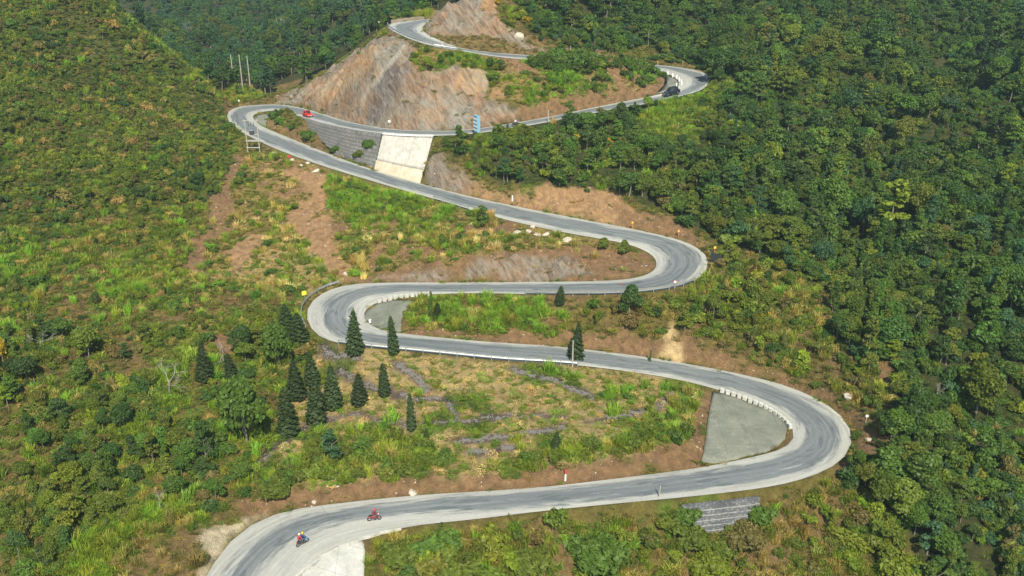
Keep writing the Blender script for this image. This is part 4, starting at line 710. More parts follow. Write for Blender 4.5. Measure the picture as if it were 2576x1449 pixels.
mw = concrete('retaining_wall_concrete', (.40, .39, .335), (.53, .51, .445), .4, (.29, .28, .24)); mwb = concrete('wall_base_concrete', (.44, .385, .27), (.55, .50, .375), .5, (.38, .30, .20))
e = empty('retaining_wall', edge_pt('R', 1025, 'S5')); tag(e, 'pale concrete retaining wall leaning below the upper road, cream at its foot', 'wall')
tp, bt = WALLS[0]
for nm, v0, v1, th, mt in (('wall_face', .03, .72, .30, mw), ('base_band', .72, 1., .52, mwb)): o, nv = ruled(tp, bt, 14, 8, th, mt, nm, v0=v0, v1=v1); o.parent = e; o.matrix_parent_inverse = Matrix.Translation(-e.location)
cpg = MB(); q = tp+nv*.1
for a_, b_ in zip(q[:-1], q[1:]): cpg.box((a_+b_)/2+[0, 0, .1], (np.linalg.norm(b_-a_)+.02, .75, .24), math.atan2(b_[1]-a_[1], b_[0]-a_[0]))
o = cpg.build('coping', MWHITE, e); o.matrix_parent_inverse = Matrix.Translation(-e.location)
def gab_mat(name, lo, hi):
    t = NT(name); p = t.pos(); vo = t.n('TexVoronoi'); t.l(p, vo.inputs['Vector']); vo.inputs['Scale'].default_value = 2.6
    return t.out(t.mix(1., t.ramp(t.noise(p, .5, 4), [(.3, lo), (.7, hi)]), t.mix(1., t.ramp(vo.outputs['Distance'], [(0., 1.25), (.5, .55)]), t.ramp(t.noise(p, 7, 3), [(.3, .7), (.7, 1.3)]), 'MULTIPLY'), 'MULTIPLY'), vo.outputs['Distance'], .8, .15)
MGAB = gab_mat('gabion_stone', (.18, .185, .18), (.30, .30, .285)); MGAB2 = gab_mat('dark_gabion_stone', (.115, .125, .13), (.20, .21, .215))
def gabion(top, bot, n, courses, label, th=.15, tread=(.10, .10, .085), mat=None):
    o, nv = ruled(top, bot, n, 1, th, mat or MGAB, 'gabion_wall', courses, .10); o.data.materials.append(plain('gabion_ledge', tread, .9, 0, .3, 5)); nf = n-1; mi = np.zeros(len(o.data.polygons), np.int32)
    for c in range(1, courses): mi[(2*c)*nf:(2*c+1)*nf] = 1
    o.data.polygons.foreach_set('material_index', mi); tag(o, label, 'wall'); return o
t2, b2 = WALLS[1]; gabion(t2, b2, 20, 8, 'long grey gabion wall stepping down from the upper road beside the pale wall')
t3, b3 = WALLS[2]; gabion(t3, b3, 16, 6, 'grey gabion wall with paler bands holding up the lowest road', .2, (.21, .215, .21), MGAB2)
# parapet blocks with gaps
def blocks(P, label, grp, w=.45, h=.55, ln=1.2):
    for k, (a_, b_) in enumerate(zip(P[:-1], P[1:])):
        d = b_-a_; o = MB().box((0, 0, h/2-.15), (min(ln, np.linalg.norm(d)*.72), w, h+.3), ch=.06).build('parapet_block', MCONC); o.location = (a_+b_)/2; o.rotation_euler = (0, 0, math.atan2(d[1], d[0]))
        tag(o, label, 'parapet block', grp)
i1 = SEC['R1']+NS
blocks(resample(np.vstack([A[i1-9:i1-1]+unit((A-B)[i1-9:i1-1]*[1, 1, 0])*.2]), 16), 'low pale concrete parapet block edging the large grey apron', 'parapet blocks round the large grey apron')
i2 = SEC['S3']; blocks(resample(B[i2-8:i2+2]+unit((B-A)[i2-8:i2+2]*[1, 1, 0])*.2, 11), 'low pale concrete parapet block edging the middle left hairpin', 'parapet blocks at the middle left hairpin')
for z8, y8 in ((840, 370), (985, 435), (1100, 500), (1180, 570), (1240, 630), (1255, 690), (1095, 750)):
    p = H(1610+z8/12, 154.3+y8/12+3); e = empty('bollard', p); MB().tube((0, 0, -.2), (0, 0, .75), .2, .16).build('post', MWHITE, e); MB().tube((0, 0, .75), (0, 0, .95), .16, .08).build('cap', MWHITE, e); tag(e, 'short white bollard in the row round the highest right hairpin', 'bollard', 'white bollards at the highest right hairpin')
# guard rails
def guardrail(P, label, sp=2.0, h=.72, mat=MSTEEL):
    L = np.r_[0, np.cumsum(np.linalg.norm(np.diff(P, axis=0), axis=1))]; n = max(3, int(L[-1]/sp)+1); Q = resample(P, n); e = empty('guard_rail', Q[0]); tag(e, label, 'guard rail'); Q = Q-Q[0]
    prof = [(-.03, -.16), (.04, -.11), (-.02, 0.), (.04, .11), (-.03, .16), (-.06, .16), (-.06, -.16)]; d = np.gradient(Q, axis=0); rings = []
    for q, t_ in zip(Q, d): nn = unit(np.array([-t_[1], t_[0], 0])); rings.append([q+nn*a_*1.3+np.array([0, 0, h+b_*1.15]) for a_, b_ in prof])
    MB().loft(rings).build('rail', mat, e)
    for q in Q: MB().box((q[0], q[1], h/2-.1), (.13, .13, h+.45), ch=.03).build('post', mat, e).location.z = q[2]
    return e
def densepix(pts, n): P = resample(pts, n); return hit(P[:, 0], P[:, 1])
il = SEC['L1']
def rail_on(side, i0, i1, off): W = (A if side == 'L' else B)[i0:i1]; c = ctr[i0:i1]; return W+unit((W-c)*[1, 1, 0])*off
guardrail(rail_on('L', il+8, il+15, 1.0), 'curved steel guard rail round the outside of the middle left hairpin')
guardrail(np.vstack([rail_on('L', SEC['S2']+8, il+6, .45)]), 'long steel guard rail along the road above the terraced field', 2.6)
guardrail(rail_on('R', SEC['S3']+10, SEC['R2']+9, .4), 'steel guard rail above the grassy island below the middle road', 2.6)
guardrail(rail_on('L', SEC['S4']+8, SEC['S4']+11, .5), 'short steel guard rail on the road above the landslip')
guardrail(rail_on('L', SEC['L3'], SEC['L3']+13, .4), 'steel guard rail round the topmost hairpin above the rock face', 2.6)
pw = rail_on('L', SEC['L3']+13, len(eA)-1, .5); o = MB()
for a_, b_ in zip(pw[:-1], pw[1:]): o.box((a_+b_)/2+[0, 0, .3], (np.linalg.norm(b_-a_)+.05, .4, 1.), math.atan2(b_[1]-a_[1], b_[0]-a_[0]))
tag(o.build('roadside_wall', plain('weathered_wall', (.24, .20, .15), .9)), 'low brown wall behind the topmost hairpin', 'wall')

# ------------------------------------------------------------------ poles, signs
def pole(u, vb, vt, r, mat, label, cat='utility pole', arm=None, ymax=700., lean=(0, 0)):
    p = H(u, vb, ymax); h = height_to(p, vt); e = empty('utility_pole', p); tag(e, label, cat); MB().tube((0, 0, -.6), (lean[0], lean[1], h), r, r*.65, 8).build('shaft', mat, e)
    if arm: MB().box((lean[0], lean[1], h-.35), (arm, .12, .12)).build('crossarm', MDARK, e)
    MB().tube((lean[0], lean[1], h), (lean[0], lean[1], h+.14), r*.5, r*.3).build('cap', MDARK, e); return e
pole(590, 224, 138, .17, MPOLE, 'leftmost of the three tall concrete poles by the far valley', ymax=258); pole(611, 226, 137, .17, MPOLE, 'middle of the three tall concrete poles by the far valley', ymax=257); pole(630, 223, 140, .17, MPOLE, 'rightmost of the three tall concrete poles by the far valley', ymax=256)
pole(1440, 921, 856, .13, MPOLE, 'pale concrete pole in front of the conifer by the guard rail'); pole(1048, 1075, 1008, .10, MWOOD, 'thin brown wooden pole beside a conifer on the terraced field'); pole(1253, 586, 557, .10, MWOOD, 'short brown pole on the dry bank below the middle road')
pole(1657, 1256, 1219, .09, MPOLE, 'slim white pole beside the lowest road above the gabion wall', lean=(.1, 0)); pole(1379, 309, 277, .13, MPOLE, 'white pole on the near side of the upper road below the earth cut'); pole(1435, 140, 115, .10, MPOLE, 'thin pole beside the topmost straight under the forest'); pole(1202, 708, 676, .07, MWOOD, 'thin leaning pole at the foot of the grey earth cut', lean=(-.1, 0)); pole(1717, 166, 152, .06, MPOLE, 'short pole at the back of the highest right hairpin')
def sign(u, vb, vt, shape, label, face, size, post=MPOLE, off=(0, 0), cat='road sign', mark=MRED, ry=0.):
    p = H(u, vb); h = max(.9, height_to(p, vt)); e = empty('road_sign', p, ry); tag(e, label, cat); MB().tube((0, 0, -.4), (0, 0, h), .05, .05).build('post', post, e); c = (0, -.07, h-size*.45); m = MB()
    def plate(k, y, n, rot): return [(c[0]+k*math.cos(rot+6.2832*i/n), y, c[2]+k*math.sin(rot+6.2832*i/n)) for i in range(n)]
    n, rot = dict(tri=(3, math.pi/2), disc=(16, 0), sq=(4, math.pi/4), rect=(4, math.pi/4))[shape]; k = size*(.6 if shape != 'disc' else .5)
    m.loft([plate(k, -.05, n, rot), plate(k, -.10, n, rot)]).build('sign_plate', mark, e); MB().loft([plate(k*.72, -.101, n, rot), plate(k*.72, -.112, n, rot)]).build('sign_face', face, e); return e
sign(766, 752, 731, 'sq', 'square yellow sign behind the guard rail of the middle left hairpin', MYEL, .95, mark=MYEL, ry=.5)
sign(1590, 577, 556, 'tri', 'left of two yellow warning signs above the middle right hairpin', MYEL, .62, MORA); sign(1706, 597, 577, 'tri', 'right of two yellow warning signs above the middle right hairpin', MYEL, .62, MORA); sign(1797, 640, 619, 'sq', 'yellow curve sign on an orange post outside the middle right hairpin', MYEL, .55, MORA, mark=MORA)
sign(1697, 726, 705, 'disc', 'red and white round sign on the verge of the middle right hairpin', MWHITE, .6); sign(2177, 1068, 1043, 'disc', 'small white round mirror on a post outside the lower right hairpin', MWHITE, .42, mark=MWHITE); sign(728, 401, 390, 'disc', 'small red sign on the road edge above the landslip', MRED, .7); sign(980, 318, 302, 'sq', 'small white sign at the foot of the rock face', MWHITE, .6, mark=MWHITE); sign(602, 262, 251, 'sq', 'small white sign on the far verge behind the left hairpin', MWHITE, .5, mark=MWHITE)
sign(1113, 122, 110, 'sq', 'small pale sign on the guard rail of the topmost hairpin', MWHITE, .55, mark=MRED); sign(953, 66, 53, 'sq', 'small white sign at the tip of the topmost hairpin', MWHITE, .5, mark=MWHITE); sign(1654, 166, 153, 'sq', 'small brown sign by the upper straight left of the top right hairpin', MORA, .4, mark=MORA)
def marker(u, vb, vt, label, w=.22, red=True, grp=None, cat='marker post'):
    p = H(u, vb); h = height_to(p, vt); e = empty('marker_post', p); tag(e, label, cat, grp); MB().box((0, 0, h*.3), (w, w, h*.6+.4), ch=.03).build('lower_post', MWHITE, e); MB().box((0, 0, h*.8), (w*1.04, w*1.04, h*.42), ch=.03).build('band', MRED if red else MWHITE, e)
marker(1554, 725, 714, 'left of a pair of red and white marker posts on the middle road'); marker(1561, 725, 714, 'right of a pair of red and white marker posts on the middle road'); marker(1422, 1212, 1182, 'tall red and white marker post in front of the brown bank'); marker(1148, 339, 330, 'small white kilometre stone beside the upper road right of the pale wall', .4, False); marker(931, 812, 804, 'white stub post standing on the grey apron of the left hairpin', .35, False); marker(1289, 502, 492, 'small white post at the foot of the orange cut', .25, False); marker(1728, 500, 492, 'small white post in the forest edge above the orange cut', .25, False)
p = H(1800, 665); e = empty('chevron_board', p, -1.0); tag(e, 'dark board seen edge on outside the middle right hairpin', 'sign'); MB().box((0, 0, 1.15), (2.4, .10, 1.5), ch=.02).build('board', MDARK, e)
for sx in (-.9, .9): MB().box((sx, .12, .6), (.1, .1, 1.8)).build('post', MDARK, e)
# blue billboard seen at an angle
p = H(1200, 343); e = empty('billboard', p, R(-62)); tag(e, 'tall blue billboard seen almost edge on beside the upper road', 'billboard'); MB().box((0, 0, 2.6), (1.9, .7, 3.5), ch=.04).build('panel', MLBLUE, e)
for k in range(4): MB().box((0, -.37, 1.35+k*.78), (1.7, .06, .42)).build('stripe', MWHITE if k < 4 else MBLUE, e)
MB().box((0, -.352, 2.6), (1.86, .02, 3.4)).build('panel_front', MBLUE, e)
for sx in (-.7, .7): MB().tube((sx, .15, -.6), (sx, .15, .9), .14, .14).build('leg', MDARK, e)
# transformer station on two posts
p = H(639, 384, 215); hh = height_to(p, 301); e = empty('transformer_station', p); tag(e, 'two-post electricity transformer station beside the upper left hairpin', 'transformer')
for sx in (-1.35, 1.35): MB().tube((sx, 0, -.8), (sx, 0, hh), .12, .08).build('post', MPOLE, e)
for z in (.16, .36): MB().box((0, -.1, hh*z), (3.1, .16, .2)).build('lower_beam', MPOLE, e)
MB().box((0, 0, hh*.98), (3.6, .10, .12)).build('crossarm', MPOLE, e); MB().box((0, 0, hh*.55), (3., .12, .14)).build('middle_beam', MPOLE, e)
tr = MB().box((0, -.1, hh*.55+.52), (.95, .7, .85), ch=.1).build('transformer_box', MDARK, e); MB().box((0, -.1, hh*.55+.98), (1.05, .8, .1)).build('lid', MSTEEL, tr)
for sx in (-.6, 0, .6): i = MB().tube((sx, 0, hh*.80), (sx, 0, hh*.93), .05, .05).build('insulator', MDARK, e); MB().ring((sx, 0, hh*.85), .02, .08).build('shed', MDARK, i)
for z in (.36,): MB().box((0, .5, hh*z+.02), (2.6, 1.0, .06)).build('platform', MSTEEL, e)
# skid mark on the hairpin, kerb of the lowest apron
sk = np.array([RD(u, v)[0] for u, v in resample([(846,772),(836,782),(831,794),(831,808),(840,822),(850,831),(864,840)], 16)]); nn = unit(np.cross(np.gradient(sk, axis=0), [0, 0, 1])); Vs = np.concatenate([sk-nn*.14+[0, 0, .02], sk+nn*.14+[0, 0, .02]])
tag(mesh_obj('skid_mark', Vs, [(i, i+1, 17+i, 16+i) for i in range(15)], plain('tyre_rubber_mark', (.10, .11, .12), .8)), kind='structure')
kb = rail_on('R', 0, 7, .3); o = MB()
for a_, b_ in zip(kb[:-1], kb[1:]): o.box((a_+b_)/2+[0, 0, .12], (np.linalg.norm(b_-a_)+.03, .22, .34), math.atan2(b_[1]-a_[1], b_[0]-a_[0]))
tag(o.build('kerb', MCONC), kind='structure')

# ------------------------------------------------------------------ vehicles and riders
def rr(x, hw_, z0, z1, ch): return [(x, -hw_+ch, z0), (x, hw_-ch, z0), (x, hw_, z0+ch), (x, hw_, z1-ch*1.4), (x, hw_-ch*1.4, z1), (x, -hw_+ch*1.4, z1), (x, -hw_, z1-ch*1.4), (x, -hw_, z0+ch)]
def wheel(par, x, y, R0, w):
    wh = empty('wheel', (x, y, R0)); wh.parent = par; MB().ring((0, 0, 0), R0-.1, .1, n=18).disc((0, 0, 0), R0-.06, w).build('tyre', MRUB, wh, True); MB().disc((0, 0, 0), R0*.62, w+.02).build('rim', MCHROME, wh)
def car(u, v, flip, mat, label, Lg, W, Hh, hatch, roofmat=None):
    p, a, sl = RD(u, v); e = empty('car', p, a+(math.pi if flip else 0)); e.rotation_euler = (0, (sl if flip else -sl), a+(math.pi if flip else 0)); tag(e, label, 'car'); h = W/2; b0 = .22; bl = Hh*.56; x0 = -Lg/2; x1 = Lg/2
    MB().loft([rr(x0, h*.84, b0+.14, bl-.06, .08), rr(x0+.12, h*.95, b0, bl, .1), rr(x0+.8, h, b0, bl+.03, .1), rr(0, h, b0, bl+.02, .1), rr(x1-1.15, h, b0, bl, .1), rr(x1-.5, h*.96, b0, bl-.13, .1), rr(x1-.1, h*.88, b0+.02, bl-.25, .1), rr(x1, h*.76, b0+.12, bl-.33, .08)]).build('body', mat, e, False)
    rx = x0+(.35 if hatch else .95); fx = x1-1.15
    cab = MB().loft([rr(rx, h*.86, bl-.06, bl+.02, .02), rr(rx+(.25 if hatch else .65), h*.76, bl-.06, Hh-.04, .07), rr(.15, h*.78, bl-.06, Hh, .08), rr(fx-.62, h*.76, bl-.06, Hh-.05, .07), rr(fx, h*.86, bl-.06, bl+.02, .02)]).build('cabin', roofmat or mat, e)
    for s in (-1, 1):
        y0, y1 = s*h*.855, s*h*.775
        MB().add([(rx+.45, y0, bl+.05), (fx-.22, y0, bl+.05), (fx-.72, y1, Hh-.14), (rx+.62, y1, Hh-.14)] if s < 0 else [(fx-.22, y0, bl+.05), (rx+.45, y0, bl+.05), (rx+.62, y1, Hh-.14), (fx-.72, y1, Hh-.14)], [(0, 1, 2, 3)]).build('side_window', MGLASS, e)
        wheel(e, x0+.78, s*(h-.1), .33, .22); wheel(e, x1-.8, s*(h-.1), .33, .22); MB().ball((x1-.13, s*h*.62, bl-.36), .15, .8, 1.2, .7).build('headlight', MLAMP, e); MB().box((x0+.03, s*h*.68, bl-.2), (.1, .3, .2), ch=.02).build('tail_light', MRED, e); MB().ball((fx-.15, s*(h+.08), bl+.1), .1, .8, 1.2, .8).build('mirror', mat, e)
    y = h*.70; MB().add([(fx+.005, -y, bl+.05), (fx+.005, y, bl+.05), (fx-.58, y*.9, Hh-.09), (fx-.58, -y*.9, Hh-.09)], [(0, 1, 2, 3)]).build('windscreen', MGLASS, e).location = (.02, 0, .02)
    MB().add([(rx, y, bl+.05), (rx, -y, bl+.05), (rx+(.22 if hatch else .58), -y*.88, Hh-.1), (rx+(.22 if hatch else .58), y*.88, Hh-.1)], [(0, 1, 2, 3)]).build('rear_window', MGLASS, e).location = (-.02, 0, .02)
    MB().box((x1-.02, 0, b0+.16), (.12, W*.62, .16), ch=.03).build('bumper', MDARK, e); MB().box((x1+.045, 0, b0+.17), (.02, .45, .11)).build('number_plate', MWHITE, e); return e
car(775, 293, False, paint('red_car_paint', (.62, .028, .018)), 'bright red car coming round the upper left hairpin', 3.5, 1.58, 1.42, True)
car(1689, 238, True, paint('black_car_paint', (.012, .016, .028), .2, .8), 'dark blue-black off-road car leaving the highest right hairpin', 4.1, 1.72, 1.78, True)
def person(loc, rz, jacket, trousers, lean, label, helmet, zseat=.78, passenger=False):
    me = bpy.data.meshes.new('person'); bm = bmesh.new(); sk = bm.verts.layers.skin.verify(); vs = {}
    def v(n, c, r0): q = bm.verts.new(c); q[sk].radius = (r0, r0); q[sk].use_root = n == 'pelvis'; vs[n] = q; return q
    def e_(*ns):
        for a_, b_ in zip(ns[:-1], ns[1:]): bm.edges.new((vs[a_], vs[b_]))
    z = zseat; v('pelvis', (0, 0, z+.08), .155); v('waist', (.03+lean*.2, 0, z+.28), .14); v('chest', (.06+lean*.6, 0, z+.48), .165); v('neck', (.09+lean*.85, 0, z+.66), .065); v('head', (.12+lean*.9, 0, z+.78), .095); v('crown', (.12+lean*.9, 0, z+.90), .085); e_('pelvis', 'waist', 'chest', 'neck', 'head', 'crown')
    hx, hz = (.62, z+.28) if not passenger else (.30, z+.26)
    for s, t_ in ((-1, 'r'), (1, 'l')):
        v('sh'+t_, (.08+lean*.65, s*.20, z+.55), .072); v('el'+t_, (.24+lean*.4, s*.31, z+.34), .052); v('wr'+t_, (hx-.10, s*.28 if not passenger else s*.2, hz), .034); v('pa'+t_, (hx, s*.27 if not passenger else s*.16, hz), .036); e_('chest', 'sh'+t_, 'el'+t_, 'wr'+t_, 'pa'+t_)
        for k in range(4): v(f'f{k}'+t_, (hx+.06, s*.27+(k-1.5)*.022 if not passenger else s*.15+(k-1.5)*.022, hz+.01), .010); v(f'g{k}'+t_, (hx+.07-.004*abs(k-1), (s*.27 if not passenger else s*.15)+(k-1.5)*.022, hz-.04), .009); e_('pa'+t_, f'f{k}'+t_, f'g{k}'+t_)
        v('th'+t_, (hx-.01, (s*.27 if not passenger else s*.16)-s*.05, hz-.03), .011); e_('pa'+t_, 'th'+t_)
        v('hp'+t_, (.05, s*.11, z+.05), .10); v('kn'+t_, (.44, s*.21, z+.02), .068); v('an'+t_, (.26, s*.19, z-.44), .045); v('to'+t_, (.46, s*.20, z-.50), .042); e_('pelvis', 'hp'+t_, 'kn'+t_, 'an'+t_, 'to'+t_)
    bm.to_mesh(me); bm.free(); o = bpy.data.objects.new('person', me); C.objects.link(o); o.modifiers.new('skin', 'SKIN'); m = o.modifiers.new('sub', 'SUBSURF'); m.levels = m.render_levels = 1
    dg = bpy.context.evaluated_depsgraph_get(); me2 = bpy.data.meshes.new_from_object(o.evaluated_get(dg)); o.modifiers.clear(); o.data = me2; me2.materials.clear()
    for mt in (jacket, trousers, MSKIN, MDARK): me2.materials.append(mt)
    for f in me2.polygons: c = f.center; f.material_index = 2 if (c.z > z+.68 or (c.x > hx-.09 and c.z > z+.15)) else 3 if c.z < z-.42 else 1 if c.z < z+.15 else 0; f.use_smooth = True
    o.location = loc; o.rotation_euler = (0, 0, rz); tag(o, label, 'person')
    hc = (.12+lean*.9, 0, z+.86); MB().ball(hc, .15, 1.08, .95, .92).build('helmet', helmet, o, True); MB().box((hc[0]+.12, 0, hc[2]-.01), (.06, .2, .1), ch=.02).build('visor', MGLASS, o); MB().ball((hc[0]+.135, 0, hc[2]-.09), .03).build('nose', MSKIN, o, True)
    return o
def motorbike(u, v, flip, mat, label, shield=None):
    p, a, sl = RD(u, v); a += math.pi if flip else 0; e = empty('motorbike', p, a); e.rotation_euler = (0, sl if flip else -sl, a); tag(e, label, 'motorbike')
    for x in (-.63, .63):
        wh = empty('wheel', (x, 0, .29)); wh.parent = e; MB().ring((0, 0, 0), .24, .05).build('tyre', MRUB, wh, True); MB().ring((0, 0, 0), .19, .015).disc((0, 0, 0), .07, .1).box((0, 0, 0), (.38, .02, .03)).box((0, 0, 0), (.03, .02, .38)).build('rim', MCHROME, wh)
    MB().loft([rr(-.75, .09, .55, .72, .02), rr(-.3, .15, .42, .74, .04), rr(.1, .13, .34, .66, .04), rr(.34, .10, .36, .60, .03)]).build('body', mat, e); MB().loft([rr(.36, .12, .40, .80, .03), rr(.47, .21, .42, 1.0, .04), rr(.55, .15, .50, 1.02, .03)]).build('leg_shield', shield or mat, e); MB().box((-.22, 0, .77), (.85, .25, .09), ch=.05).build('seat', MRUB, e); MB().box((.05, 0, .3), (.42, .24, .24), ch=.04).build('engine', MDARK, e)
    MB().tube((.63, .07, .29), (.44, .07, 1.0), .025).tube((.63, -.07, .29), (.44, -.07, 1.0), .025).build('fork', MCHROME, e); MB().tube((.44, -.34, 1.04), (.44, .34, 1.04), .018).build('handlebar', MDARK, e); MB().ball((.56, 0, .92), .09).build('headlight', MLAMP, e, True); MB().box((.64, 0, .56), (.34, .11, .05), ch=.02).build('front_mudguard', shield or mat, e); MB().tube((-.7, -.13, .33), (0, -.13, .26), .04).build('exhaust', MCHROME, e); MB().box((-.78, 0, .64), (.06, .14, .08)).build('tail_light', MRED, e)
    for s in (-1, 1): MB().box((.40, s*.3, 1.2), (.02, .13, .08), ch=.02).build('mirror', MDARK, e); MB().tube((.2, s*.05, .28), (.2, s*.28, .28), .02).build('footrest', MDARK, e)
    return e, p, a
def seat(p, a, x): return (p[0]+math.cos(a)*x, p[1]+math.sin(a)*x, p[2]+.02)
MMAR = plain('maroon_cloth', (.22, .02, .035), .9); MCRIM = plain('crimson_cloth', (.42, .02, .05), .9); MNAVY = plain('navy_cloth', (.03, .04, .13), .9); MGREYC = plain('grey_cloth', (.10, .10, .11), .9); MWCL = plain('white_cloth', (.75, .75, .74), .9); MHR = paint('red_helmet', (.62, .05, .03)); MHY = paint('yellow_helmet', (.75, .48, .05)); MHW = paint('cream_helmet', (.75, .62, .42)); MHD = paint('dark_helmet', (.05, .05, .06)); MBB = paint('blue_bike_paint', (.10, .32, .62)); MBR = paint('dark_red_bike_paint', (.20, .02, .03)); MBK = paint('black_bike_paint', (.03, .03, .035))
e, p, a = motorbike(942, 1309, False, MBR, 'dark red motorbike on the lowest road with one rider in maroon'); person(seat(p, a, -.18), a, MMAR, MGREYC, .12, 'motorbike rider in maroon jacket and red helmet on the lowest road', MHR)
e, p, a = motorbike(762, 1369, False, MBK, 'blue-fronted motorbike carrying two people at the bottom of the photo', MBB); person(seat(p, a, -.14), a, MNAVY, MGREYC, .1, 'front rider in navy with yellow helmet steering the blue-fronted motorbike', MHY); person(seat(p, a, -.52), a, MCRIM, MGREYC, .05, 'passenger in crimson with cream helmet behind the navy rider', MHW, .82, True)
e, p, a = motorbike(1297, 318, False, MBK, 'dark motorbike on the upper road right of the billboard'); person(seat(p, a, -.18), a, MWCL, MNAVY, .1, 'motorbike rider in a white shirt on the upper road', MHD)

# ------------------------------------------------------------------ conifers, bare trees, marked-out trees and bushes, boulders
def conifer_mesh(r, Rb=1.4, h=8., n=2600, low=.05, full=.62):
    z = h*(low+(1-low)*(1-np.sqrt(r.uniform(0, 1, n)))*1.0); lev = np.round(z/h*26)/26*h; z = .7*lev+.3*z; rad = Rb*np.clip(1-z/h, 0, 1)**full*np.where(z < h*.16, .55+z/h*2.8, 1); a = r.uniform(0, 6.28, n); lob = 1+.22*np.sin(a*5+lev*7); f = np.sqrt(r.uniform(.12, 1, n))
    P = np.stack([np.cos(a)*rad*f*lob, np.sin(a)*rad*f*lob, z-rad*f*.22], -1); N = np.stack([np.cos(a)*.55, np.sin(a)*.55, np.full(n, .75)], -1)+r.normal(size=(n, 3))*.35; return leaf_mesh('crown', *leaves(P, N, .25, 1.7, r), r)
rc_ = np.random.default_rng(5); CON = [conifer_mesh(rc_), conifer_mesh(rc_, 1.1, 8, 2200, .05, .45), conifer_mesh(rc_, 1.6, 8, 2700, .04, .75)]; CTR = mesh_obj('trunk', *tubes([((0, 0, -.6), (0, 0, 7.4), .16, .04)], 6), MBARKD, link=False)
for u, vb, vt, wp, m, lab in [(893,889,776,46,0,'tall dark conifer casting its shadow on the road at the middle left hairpin'),(992,894,789,27,1,'very narrow dark conifer beside the guard rail below the grey apron'),(1447,911,806,44,2,'tall conical conifer behind the pale pole beside the road'),(905,1013,936,40,0,'stout conifer on the terraced field, above the slate path'),(968,998,911,28,1,'narrow conifer on the terraced field near its top edge'),(838,1027,917,44,0,'dark conifer at the left end of the terraced field'),(787,962,881,42,0,'short dark conifer just below the middle left hairpin'),(797,1072,930,42,1,'tallest dark conifer left of the terraced field'),(749,1003,902,42,0,'upper of two overlapping conifers at the field corner'),(727,1097,975,44,1,'lower of two overlapping conifers at the field corner'),
    (1036,1086,988,23,1,'narrow ragged conifer beside the thin brown pole'),(1073,1107,1075,18,2,'tiny young conifer below the slate path'),(1398,1133,1086,28,0,'small blue-green conifer at the lower right of the terraced field'),(724,832,763,46,0,'left of two dark conifers at the outside of the left hairpin'),(756,868,786,50,0,'right of two dark conifers at the outside of the left hairpin'),(1408,766,717,26,1,'small conifer rising beside the guard rail above the grassy island'),(515,955,861,42,0,'dark conifer alone on the lower left slope'),(583,952,887,30,1,'slim conifer on the lower left slope right of its larger neighbour'),(1100,800,760,20,1,'small dark conifer at the upper edge of the grassy island')]:
    p = H(u, vb); h = height_to(p, vt); d = np.linalg.norm(p-CAM); Rw = wp/2*d/FPX; e = empty('conifer_tree', p, rc_.uniform(0, 6)); sx = Rw/(1.4, 1.1, 1.6)[m]*1.08; e.scale = (sx*rc_.uniform(.85, 1.1), sx*rc_.uniform(.85, 1.1), h/8.); e.rotation_euler = (rc_.normal(0, .035), rc_.normal(0, .035), e.rotation_euler.z); tag(e, lab, 'conifer'); c = CON[m].copy(); c.name = 'crown'; C.objects.link(c); c.parent = e; c['tint'] = [float(q) for q in np.array((.046, .075, .024))*rc_.uniform(.75, 1.3)]; c = CTR.copy(); c.name = 'trunk'; C.objects.link(c); c.parent = e
def bare(r, h, spread):
    seg = []
    def grow(p, d, l, rad, k):
        q = p+d*l; seg.append((p, q, rad, rad*.62))
        if k: 
            for _ in range(3 if k > 1 else 4): dd = unit(d+r.normal(size=3)*spread+[0, 0, .18]); grow(p+d*l*r.uniform(.55, 1.), dd, l*r.uniform(.5, .75), rad*.55, k-1)
    grow(np.zeros(3)-[0, 0, .3], unit(np.array([r.normal(0, .08), r.normal(0, .08), 1])), h*.5, (.10+.012*h)*.7, 4); return tubes(seg, 4)
for u, vb, vt, sp, lab in [(102,884,822,.5,'pale bare tree with upright branches on the left slope'),(425,995,902,.75,'wide grey leafless tree with a haze of twigs on the lower left slope'),(404,1286,1228,.3,'white dead trunk standing above the bright grass bank'),(2108,418,368,.3,'white dead trunk rising from the right-hand forest near mid-height'),(2352,1010,955,.3,'white leaning trunk at the lower right forest edge'),(560,905,850,.6,'thin bare sapling below the landslip'),(470,110,50,.4,'pale dead tree in the far valley forest left of the poles'),(720,100,45,.4,'pale dead tree in the far valley forest right of the poles')]:
    p = H(u, vb); h = height_to(p, vt); o = mesh_obj('bare_tree', *bare(np.random.default_rng(int(u)), h, sp), MDEAD); o.location = p; tag(o, lab, 'bare tree')
